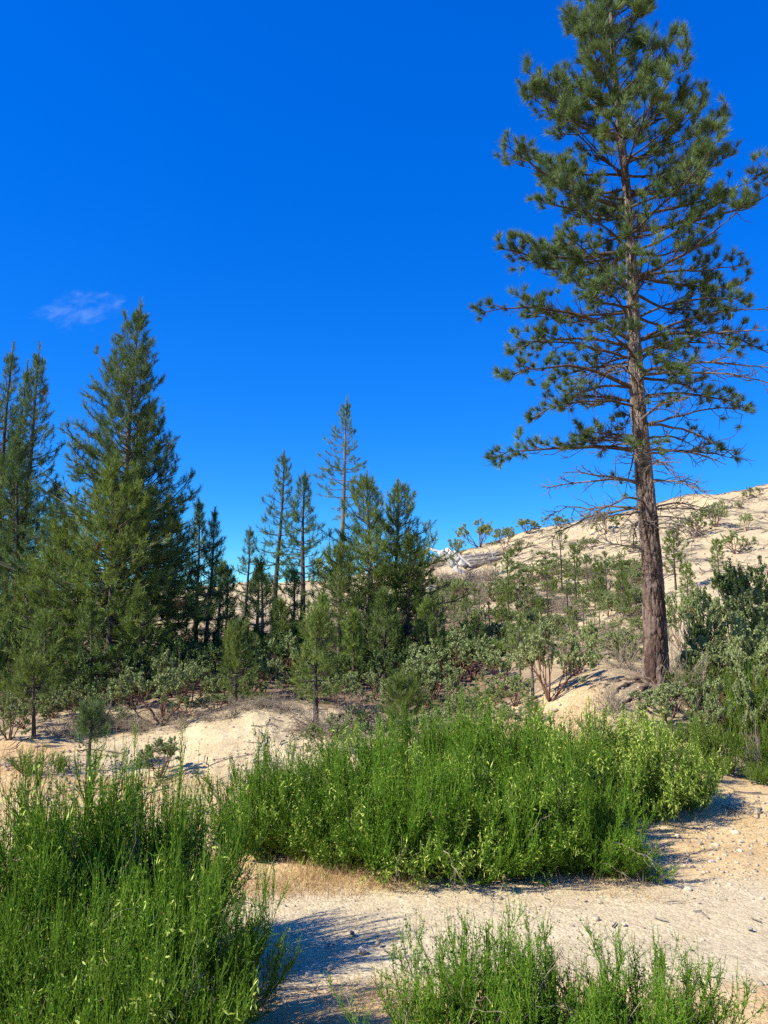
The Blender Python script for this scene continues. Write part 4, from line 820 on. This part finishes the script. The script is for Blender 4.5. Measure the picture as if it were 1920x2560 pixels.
log('fallen_log', 'thin bleached pole leaning right of the two white logs', lp(1135, 1378, 2.6), lp(1180, 1418, 2.9), 0.08, 'log_white', GL, 8)
log('fallen_log', 'grey log on top of the dark log heap', lp(1152, 1394, 1.6), lp(1245, 1381, 1.2), 0.12, 'log_grey', GL, 4, 2)
log('fallen_log', 'dark log second from the top of the log heap', lp(1158, 1400, 1.9), lp(1262, 1384, 1.5), 0.14, 'log_dark', GL, 5, 3)
log('fallen_log', 'grey log in the middle of the log heap', lp(1150, 1405, 2.1), lp(1240, 1393, 1.8), 0.13, 'log_grey', GL, 9, 2)
log('fallen_log', 'dark log second from the bottom of the heap', lp(1165, 1410, 2.3), lp(1255, 1396, 2.0), 0.15, 'log_dark', GL, 10, 2)
log('fallen_log', 'lowest dark log of the heap', lp(1160, 1417, 2.6), lp(1228, 1406, 2.3), 0.16, 'log_dark', GL, 6, 2)
log('fallen_log', 'dark log end left of the white logs', lp(1082, 1398, 2.0), lp(1128, 1400, 2.3), 0.16, 'log_dark', GL, 7, 3)
for px, py, w, h, k in [(1085, 1418, 50, 16, 0), (1225, 1412, 50, 12, 1), (1245, 1384, 40, 14, 2)]:
    put_brush(ground_at(px, py), w, h, k, 'dark dead brush heaped against the fallen logs at the ridge', 'brush by the fallen logs')

# ------------------------------------------------------------------ broom
def broom_mesh(seed, h=1.3, n0=36, n1=7, n2=4, lf=16, tiltmax=1.05, pods=0.0, ls=0.016, sw=0.0042, podlen=0.045, leafy=1.0, patch=True, low=0.2, mats=('broom_stem', 'broom_green'), dead=0):
    rng = np.random.default_rng(seed); st, lv, pd = Soup(), Soup(), Soup()
    p0 = np.c_[rng.normal(0, 0.10 * h, (n0, 2)), np.full(n0, -0.04)]
    tilt = np.arccos(1 - rng.random(n0) * (1 - math.cos(tiltmax))); az = rng.random(n0) * 2 * math.pi
    L = h * rng.uniform(0.55, 0.82, n0) * (1 - 0.10 * tilt / tiltmax)
    m = grow(p0, az, math.pi / 2 - tilt, L, tilt * rng.uniform(0.1, 0.5, n0), 8, rng, 0.07)
    V, F = tubes(m, np.linspace(sw * 2.6, sw * 0.9, 8)[None] * np.ones((n0, 1)), 4); st.add(V, F, np.repeat(rng.random(n0) * 0.5, 32))
    lists = [(m, 0.45)]; cur = m
    for nc, Lf, sp, rr, SS in [(n1, 0.34, 0.44, 0.9, 5), (n2, 0.17, 0.46, 0.65, 3)]:
        B = len(cur); bi = np.repeat(np.arange(B), nc); N = len(bi); s = rng.uniform(low, 0.97, N); q, td = sample(cur, bi, s)
        d = unit(td + rng.normal(0, sp, (N, 3)) + np.array([0, 0, 0.30]))
        cur = grow(q, np.arctan2(d[:, 1], d[:, 0]), np.arcsin(np.clip(d[:, 2], -1, 1)), h * Lf * rng.uniform(0.45, 1.1, N) * (1.15 - 0.5 * s), rng.uniform(0.0, 0.5, N), SS, rng, 0.10)
        V, F = tubes(cur, np.linspace(sw * rr, sw * rr * 0.45, SS)[None] * np.ones((N, 1)), 3); st.add(V, F, np.repeat(rng.random(N), 3 * SS)); lists.append((cur, 0.0))
    for pl, lo in lists:
        B = len(pl); per = int(lf * leafy); bi = np.repeat(np.arange(B), per); N = len(bi); s = lo + (0.93 - lo) * rng.random(N) ** 1.4
        q, td = sample(pl, bi, s); low_ = np.clip(1.45 - 1.05 * q[:, 2] / h, 0.32, 1.3)
        kk = rng.random(N) < low_ * 0.9; q, td = q[kk], td[kk]; N = len(q)
        d = unit(td * 0.8 + rng.normal(0, 0.75, (N, 3))); lsz = ls * rng.uniform(0.6, 1.3, N) * np.clip(1.2 - 0.5 * q[:, 2] / h, 0.6, 1.2); V, F, r = diamonds(q, d, lsz, lsz * 0.45, rng); lv.add(V, F, r)
    if pods > 0:
        B = len(cur); sel = np.where(rng.random(B) < pods * (2.2 * (fbm(cur[:, -1, 0] * 2.2 / h, cur[:, -1, 2] * 2.2 / h + cur[:, -1, 1], seed, 2) > 0.03) if patch else 1.0))[0]
        bi = np.repeat(sel, 5); N = len(bi)
        if N:
            q, td = sample(cur, bi, rng.uniform(0.25, 1.0, N)); d = unit(rng.normal(0, 0.6, (N, 3)) + td * 0.3 + np.array([0, 0, -0.55]))
            V, F, r = diamonds(q, d, podlen * rng.uniform(0.7, 1.2, N), podlen * 0.23 * rng.uniform(0.8, 1.2, N), rng); pd.add(V, F, r)
    if dead:
        q, td = sample(m, rng.integers(0, n0, dead), rng.uniform(0.05, 0.7, dead)); d = unit(td + rng.normal(0, 0.6, (dead, 3)))
        c1 = grow(q, np.arctan2(d[:, 1], d[:, 0]), np.arcsin(np.clip(d[:, 2], -1, 1)), h * rng.uniform(0.2, 0.5, dead), rng.normal(0, 0.6, dead), 6, rng, 0.2); dt = Soup()
        V, F = tubes(c1, np.linspace(sw * 1.3, sw * 0.6, 6)[None] * np.ones((dead, 1)), 4); dt.add(V, F, 0.5)
        b2 = np.repeat(np.arange(dead), 4); q, td = sample(c1, b2, rng.uniform(0.3, 1, len(b2))); d = unit(td + rng.normal(0, 0.55, (len(b2), 3)))
        c2 = grow(q, np.arctan2(d[:, 1], d[:, 0]), np.arcsin(np.clip(d[:, 2], -1, 1)), h * rng.uniform(0.06, 0.2, len(b2)), rng.normal(0, 0.6, len(b2)), 4, rng, 0.2); V, F = tubes(c2, np.full((len(b2), 4), sw * 0.5), 3); dt.add(V, F, 0.5)
        return st.mesh('broom_stems', [mats[0]]), lv.mesh('broom_leaves', [mats[1]]), (pd.mesh('broom_pods', ['pod_green']) if pods > 0 and pd.n else None), dt.mesh('dead_twigs', ['twig_grey'])
    return st.mesh('broom_stems', [mats[0]]), lv.mesh('broom_leaves', [mats[1]]), (pd.mesh('broom_pods', ['pod_green']) if pods > 0 and pd.n else None)
def put_broom(label, group, base, h, wscale, me, rz=0.0, proto_h=1.3):
    s = max(h, 0.3) / extent(me[1])[0]; root = empty('broom_shrub', base, label, 'shrub', group, rz, (s * wscale * 0.82, s * wscale * 0.82, s))
    obj('stems', me[0], root); obj('leaves', me[1], root)
    if me[2]: obj('seed_pods', me[2], root)
    if len(me) > 3: obj('dead_twigs', me[3], root)
    return root
def hz(base, top): return z_at(top, base[1]) - base[2]
# far and small brooms share three bushes
OL = ('broom_olive', 'broom_olive')
BF = [broom_mesh(501, mats=OL, n0=26, n1=6, n2=3, lf=12, ls=0.020, sw=0.006), broom_mesh(502, mats=OL, n0=30, n1=6, n2=3, lf=12, ls=0.020, sw=0.006, tiltmax=0.8), broom_mesh(503, mats=OL, n0=26, n1=6, n2=3, lf=14, ls=0.022, sw=0.006, pods=0.12)]
GB = 'small broom shrubs on the slope'
for base, top, wsc, k, lab in [
    (ground_at(75, 1935), 1868, 1.35, 0, 'small broom shrub on the orange flat at the far left'), (ground_at(148, 1930), 1885, 1.5, 1, 'low dark broom tuft right of the small one at the far left'),
    (ground_at(641, 1762), 1722, 1.3, 0, 'small broom tuft on the lip of the sand bank'), (at(1483, 17.0), 1640, 1.3, 1, 'bright broom tuft at the upper edge of the earth mound'), (at(1570, 18.5), 1560, 1.0, 0, 'broom shrub just left of the big trunk above the mound'),
    (at(1895, 16.5), 1525, 1.0, 1, 'feathery bright broom high at the right edge'), (at(1835, 15.5), 1590, 1.0, 0, 'broom shrub left of the feathery one at the right'), (at(1905, 14), 1640, 1.0, 2, 'broom shrub at the right edge below the feathery one'),
    (at(1790, 13.2), 1720, 1.0, 1, 'broom behind the light manzanita at the right'), (at(1850, 12.8), 1760, 1.0, 2, 'broom in the middle of the right hand thicket'), (at(1915, 12.4), 1770, 1.1, 0, 'broom at the right edge above the grey dead clump'),
    (at(1820, 11.9), 1840, 1.0, 0, 'broom right of the leafy pale broom, in half shade'), (at(1900, 11.4), 1925, 1.8, 1, 'low grassy broom at the right edge by the gravel flat'), (at(1700, 12.6), 1800, 1.0, 2, 'broom right below the foot of the big trunk'),
    (at(1470, 13.0), 1815, 1.0, 0, 'broom on the lower face of the earth mound'), (at(1390, 12.4), 1830, 1.0, 1, 'olive broom at the left foot of the earth mound'), (at(1255, 23), 1590, 0.9, 0, 'far broom tuft at the foot of the hill'),
    (ground_at(1278, 1392), 1366, 1.5, 1, 'single dark broom below the thin manzanita near the ridge'), (at(1610, 13.2), 1770, 1.0, 2, 'broom in front of the foot of the big trunk'), (at(1330, 14.2), 1742, 0.9, 1, 'broom at the foot of the two bare pole stems'),
    (at(1745, 14.2), 1640, 1.0, 0, 'broom right of the pale dead twigs by the big trunk'), (at(1870, 13.6), 1660, 1.0, 1, 'tall broom behind the pale manzanita at the right'), (at(1760, 11.9), 1790, 1.1, 2, 'olive broom below the light manzanita at the right'), (at(1940, 13.2), 1690, 1.1, 2, 'broom cut by the right edge in mid thicket'), (at(1930, 11.9), 1850, 1.2, 0, 'dark broom cut by the right edge above the grassy one'), (at(1780, 11.3), 1880, 1.1, 2, 'broom just behind the leafy pale broom end'), (at(1550, 12.0), 1835, 1.0, 1, 'broom between the mound and the leafy pale broom'), (at(1650, 12.2), 1800, 1.0, 0, 'broom behind the leafy pale broom below the trunk'),
    (at(1080, 12.2), 1810, 1.1, 1, 'olive broom filling in behind the tallest of the row'), (at(950, 12.0), 1835, 1.1, 0, 'olive broom filling in behind the left half of the row'), (at(1230, 12.2), 1800, 1.1, 2, 'olive broom filling in behind the right half of the row'), (at(1330, 12.6), 1800, 1.0, 0, 'olive broom left of the foot of the earth mound'), (at(820, 12.2), 1870, 1.0, 1, 'olive broom behind the second broom of the row'),
    (at(120, 17.5), 1755, 1.2, 2, 'shaded broom behind the pole stem pine at the far left'), (at(-10, 16), 1800, 1.2, 0, 'shaded broom cut by the left edge on the bank')]:
    put_broom(lab, GB, base, hz(base, top) * (0.85 if base[0] > 5 else 1.0), wsc, BF[k], base[0] * 7)
# the row of broom across the road
BM = [broom_mesh(511, n0=50, n1=10, n2=8, lf=8, dead=14, pods=0.0, tiltmax=1.35, ls=0.022, sw=0.0036, low=0.08), broom_mesh(512, n0=50, n1=10, n2=8, lf=8, dead=14, pods=0.30, tiltmax=1.35, ls=0.022, sw=0.0036, podlen=0.05, low=0.08), broom_mesh(513, n0=50, n1=10, n2=8, lf=8, dead=14, pods=0.12, tiltmax=1.3, ls=0.022, sw=0.0036, low=0.08)]
BW = broom_mesh(514, n0=46, n1=10, n2=6, lf=9, pods=0.85, tiltmax=1.25, podlen=0.052, patch=False, low=0.1)
GRW = 'row of broom across the road'
for px, Y, top, wsc, me, lab in [
    (665, 8.8, 1890, 0.95, BM[0], 'spiky bright broom at the left end of the row across the road'), (750, 8.6, 1900, 0.95, BM[2], 'broom second from the left end of the row'), (905, 8.8, 1860, 0.95, BM[1], 'broom with pale pods left of the middle of the row'),
    (1010, 9.8, 1820, 0.95, BM[0], 'tall back broom left of the middle of the row'), (850, 8.15, 1975, 1.0, BM[2], 'low leafy broom at the front left foot of the row'), (1040, 8.0, 1915, 1.0, BM[1], 'broom with drooping pale pods in the middle front of the row'),
    (1160, 9.8, 1785, 0.95, BM[2], 'tallest broom in the back of the row'), (1180, 7.9, 1925, 1.0, BM[0], 'dense broom at the front middle of the row'), (1290, 8.9, 1820, 0.95, BM[1], 'pod covered broom right of the tallest in the row'),
    (1310, 8.0, 1950, 1.0, BM[2], 'leafy dark broom at the front right of the row'), (1420, 8.2, 1910, 1.0, BM[0], 'bright broom leaning right near the right end of the row'), (1400, 9.8, 1830, 0.95, BM[1], 'back broom with pods left of the leafy pale one'),
    (1560, 7.9, 2090, 1.5, BM[2], 'low trailing broom at the right end of the row on the gravel'), (1470, 8.0, 2030, 1.2, BM[0], 'low broom before the right end of the row')]:
    base = at(px, Y); put_broom(lab, GRW, base, hz(base, top), wsc, me, px * 0.37)
for px, Y, top, wsc, lab in [(1620, 10.0, 1828, 0.95, 'leafy pale broom right of the row, covered with light narrow pods'), (1520, 10.4, 1800, 0.95, 'leafy pale broom just left of the broadest pale one'), (1715, 10.3, 1880, 0.95, 'leafy pale broom at the right end beside the gravel flat')]:
    base = at(px, Y); put_broom(lab, 'leafy pale brooms right of the row', base, hz(base, top), wsc, BW, px * 0.2)
# the near bushes
def near(seed, **kw):
    a = dict(dead=20, n0=42, n1=11, n2=8, lf=9, pods=0.04, tiltmax=1.15, ls=0.019, sw=0.0034, podlen=0.05, low=0.12); a.update(kw); return broom_mesh(seed, **a)
GN = 'near broom shrubs in the foreground'
NB = [near(521), near(522, pods=0.05), near(523, tiltmax=1.15)]
for px, Y, top, wsc, me, lab in [(220, 5.3, 1960, 0.95, NB[0], 'big near broom at the left with the tallest green wands'), (400, 5.8, 1955, 0.62, NB[2], 'near broom leaning right of the tallest wands at the left'), (80, 4.6, 2190, 1.0, NB[1], 'leafy near broom in the lower left corner'),
                                 (360, 4.4, 2225, 0.9, NB[0], 'bright near broom at the bottom, second from the left corner'), (500, 4.7, 2205, 0.75, NB[1], 'near broom with dangling pods beside the shaded road edge'), (-60, 5.4, 2010, 0.8, NB[2], 'near broom cut by the left picture edge'), (250, 3.9, 2370, 0.95, NB[2], 'lowest near broom at the bottom left')]:
    base = at(px, Y); put_broom(lab, GN, base, hz(base, top), wsc, me, px * 0.11)
NR = [near(531, n0=20, n1=10, n2=6, lf=12, pods=0.01, tiltmax=0.7, low=0.25), near(532, n0=18, n1=10, n2=6, lf=12, pods=0.01, tiltmax=0.75, low=0.25), near(533, n0=22, n1=10, n2=6, lf=14, pods=0.01, tiltmax=0.8, low=0.2)]
for px, Y, top, wsc, me, lab in [(1220, 4.35, 2300, 1.25, NR[0], 'sparse upright near broom at the bottom, left one of the right group'), (1440, 4.2, 2375, 1.3, NR[1], 'sparse near broom in the middle of the bottom right group'), (1650, 4.35, 2370, 1.4, NR[2], 'sparse near broom leaning right at the bottom right'), (1320, 3.9, 2470, 1.5, NR[2], 'low dense near broom at the bottom of the right group'), (1110, 4.1, 2400, 1.2, NR[1], 'leftmost sparse near broom of the bottom right group'), (1560, 3.95, 2480, 1.5, NR[0], 'low near broom at the bottom between the two right ones')]:
    base = at(px, Y); put_broom(lab, GN, base, hz(base, top), wsc, me, px * 0.13)

# ------------------------------------------------------------------ dry grass, gravel, stones
def grass(name, label, areas, seed, hgt=(0.04, 0.14), w=0.004):
    rng = np.random.default_rng(seed); P = []
    for x0, x1, y0, y1, n, dens in areas:
        x, y = rng.uniform(x0, x1, n), rng.uniform(y0, y1, n); k = rng.random(n) < sstep(dens - 0.2, dens + 0.35, fbm(x * 1.6, y * 1.6, seed, 4) + 0.5) * sstep(x0, x0 + 0.25 * (x1 - x0), x) * sstep(x1, x1 - 0.25 * (x1 - x0), x) * sstep(y0, y0 + 0.3 * (y1 - y0), y) * sstep(y1, y1 - 0.3 * (y1 - y0), y); P.append(np.c_[x[k], y[k]])
    P = np.concatenate(P); z = gz(P[:, 0], P[:, 1]); N = len(P); pos = np.c_[P, z - 0.005]
    d = unit(rng.normal(0, 0.6, (N, 3)) + np.array([0, 0, 1])); L = (hgt[0] + (hgt[1] - hgt[0]) * rng.random(N) ** 2)[:, None]; side = unit(np.cross(d, rng.normal(size=(N, 3)))) * w * 0.5
    bend = d * L + np.c_[rng.normal(0, 0.25, (N, 2)), np.full(N, -0.1)] * L
    V = np.stack([pos - side, pos + side, pos + bend], 1).reshape(-1, 3); s = Soup(); s.add(V, np.arange(3 * N).reshape(-1, 3), np.repeat(rng.random(N), 3))
    o = obj(name, s.mesh(name, ['grass_dry'])); tag(o, label, 'grass', None, 'stuff')
grass('dry_grass', 'straw coloured dry grass along the front of the broom row', [(-2.4, 3.6, 6.9, 8.3, 18000, 0.54), (-2.4, 0.8, 7.1, 8.8, 18000, 0.46), (2.4, 6.5, 7.4, 10.8, 12000, 0.58)], 601, (0.04, 0.24), 0.0045)
grass('dry_grass', 'yellow dry grass at the shaded near road edge', [(-1.6, 0.9, 4.0, 5.8, 24000, 0.45), (1.8, 3.6, 4.4, 5.5, 6000, 0.6)], 602, (0.03, 0.12), 0.004)
grass('dry_grass', 'thin orange dry grass on the flat at the left', [(-10, -1.5, 9.0, 14, 30000, 0.45)], 603, (0.04, 0.13), 0.009)
grass('dry_grass', 'golden dry grass on the earth mound', [(1.3, 5.2, 12.3, 15.6, 9000, 0.55)], 604, (0.04, 0.12), 0.01)
def stone_base(rng):
    ico = [(-1, 1.618, 0), (1, 1.618, 0), (-1, -1.618, 0), (1, -1.618, 0), (0, -1, 1.618), (0, 1, 1.618), (0, -1, -1.618), (0, 1, -1.618), (1.618, 0, -1), (1.618, 0, 1), (-1.618, 0, -1), (-1.618, 0, 1)]
    return np.array(ico) / 1.9
ICOF = np.array([(0, 11, 5), (0, 5, 1), (0, 1, 7), (0, 7, 10), (0, 10, 11), (1, 5, 9), (5, 11, 4), (11, 10, 2), (10, 7, 6), (7, 1, 8), (3, 9, 4), (3, 4, 2), (3, 2, 6), (3, 6, 8), (3, 8, 9), (4, 9, 5), (2, 4, 11), (6, 2, 10), (8, 6, 7), (9, 8, 1)])
def gravel(name, label, areas, seed):
    rng = np.random.default_rng(seed); P, Sz = [], []
    for x0, x1, y0, y1, n, smin, smax, dens in areas:
        x, y = rng.uniform(x0, x1, n), rng.uniform(y0, y1, n); k = (vnoise(x * 1.4, y * 1.4, seed + 3) > dens) | (rng.random(n) < 0.25); P.append(np.c_[x[k], y[k]]); Sz.append(smin * (smax / smin) ** (rng.random(k.sum()) ** 2.2))
    P, Sz = np.concatenate(P), np.concatenate(Sz); N = len(P); z = gz(P[:, 0], P[:, 1])
    B = stone_base(rng)[None] * (1 + rng.normal(0, 0.16, (N, 12, 1))) * (Sz[:, None, None] * rng.uniform(0.6, 1.2, (N, 1, 3)) * np.array([1, 1, 0.62]))
    a = rng.random(N) * 6.28; c, s_ = np.cos(a)[:, None], np.sin(a)[:, None]; X = B[..., 0] * c - B[..., 1] * s_; Yy = B[..., 0] * s_ + B[..., 1] * c
    V = np.stack([X + P[:, 0:1], Yy + P[:, 1:2], B[..., 2] + (z + Sz * 0.15)[:, None]], -1).reshape(-1, 3)
    F = (ICOF[None] + (np.arange(N) * 12)[:, None, None]).reshape(-1, 3); s = Soup(); s.add(V, F, np.repeat(rng.random(N), 12))
    o = obj(name, s.mesh(name, ['stone'])); tag(o, label, 'gravel', None, 'stuff')
gravel('gravel', 'cream and grey pebbles strewn over the dirt road', [(-3, 5, 4.6, 8.4, 4600, 0.004, 0.018, 0.5), (2, 7, 7.6, 10.8, 3200, 0.007, 0.035, 0.45)], 611)
gravel('gravel', 'pale stones scattered on the bank and hillside', [(-6, -0.6, 13, 16, 1500, 0.01, 0.04, 0.5), (1.2, 6, 12.3, 16, 1600, 0.01, 0.05, 0.5), (4, 34, 28, 64, 1800, 0.03, 0.14, 0.5), (-8, -3, 11.5, 14, 900, 0.01, 0.05, 0.5)], 612)
STM = []
for k in range(4):
    rg = np.random.default_rng(620 + k); s = Soup(); s.add(stone_base(rg) * (1 + rg.normal(0, 0.17, (12, 1))) * rg.uniform(0.75, 1.2, (1, 3)), ICOF, rg.random()); STM.append(s.mesh('stone', ['stone']))
for i, (px, py, w) in enumerate([(1490, 2302, 20), (1448, 2304, 12), (1252, 2248, 16), (1465, 2258, 10), (1720, 2230, 22), (1685, 2098, 14), (1890, 2036, 34), (1840, 2085, 26), (1560, 2312, 12), (1875, 2326, 18), (905, 2384, 30), (880, 2340, 18), (1000, 2370, 14), (945, 2360, 20), (770, 2440, 26), (825, 2430, 22), (1900, 2470, 22), (1840, 2500, 20), (1780, 2160, 20), (1640, 2120, 14), (1750, 2110, 16), (1885, 2180, 18), (1810, 2060, 14), (1850, 2130, 20), (1905, 2250, 14), (1400, 1765, 12), (1330, 1745, 16), (1390, 1780, 20), (60, 2030, 22), (30, 2080, 14)]):
    b = ground_at(px, py); r = w / FPX * b[1] * 0.42; o = obj('stone', STM[i % 4], None, b + np.array([0, 0, r * 0.2])); o.scale = (r, r, r * 0.7); o.rotation_euler = (0, 0, i * 1.3)
    tag(o, ('loose stone lying on the left flat below the bank' if px < 200 else 'loose stone on the face of the earth mound' if py < 1800 else 'loose stone at the shaded near road edge left of the front broom' if px < 1100 else 'loose stone on the gravel flat right of the broom row' if py < 2200 else 'loose stone in the near right corner by the front broom' if py > 2400 else 'loose stone in the middle of the dirt road'), 'stone', 'loose stones')


def litter(name, label, areas, seed):
    rng = np.random.default_rng(seed); P, L = [], []
    for x0, x1, y0, y1, n, l0, l1 in areas:
        x, y = rng.uniform(x0, x1, n), rng.uniform(y0, y1, n); k = vnoise(x * 0.35, y * 0.35, seed) > 0.35; P.append(np.c_[x, y][k]); L.append(rng.uniform(l0, l1, k.sum()))
    P, L = np.concatenate(P), np.concatenate(L); N = len(P); a = rng.random(N) * 6.28; d = np.c_[np.cos(a), np.sin(a)]
    t = np.linspace(-0.5, 0.5, 3); X = P[:, None, :] + d[:, None, :] * (L[:, None] * t)[..., None] + rng.normal(0, 0.05, (N, 3, 2)) * L[:, None, None]
    z = gz(X[..., 0], X[..., 1]) + 0.01 + 0.12 * rng.random((N, 1)) * L[:, None]
    V, F = tubes(np.concatenate([X, z[..., None]], 2), np.linspace(1, 0.6, 3)[None] * (0.006 + 0.03 * L[:, None] * rng.random((N, 1))), 3)
    s = Soup(); s.add(V, F, 0.5); o = obj(name, s.mesh(name, ['log_dark'], True)); tag(o, label, 'twigs', None, 'stuff')
litter('twig_litter', 'dark fallen twigs and sticks strewn over the pale hillside', [(0, 32, 30, 62, 5200, 0.2, 1.1)], 631)
litter('twig_litter', 'small fallen twigs strewn on the bank and flat', [(-9, 6, 9.5, 17, 1500, 0.06, 0.4), (-2, 5, 4.5, 8, 50, 0.03, 0.12)], 632)
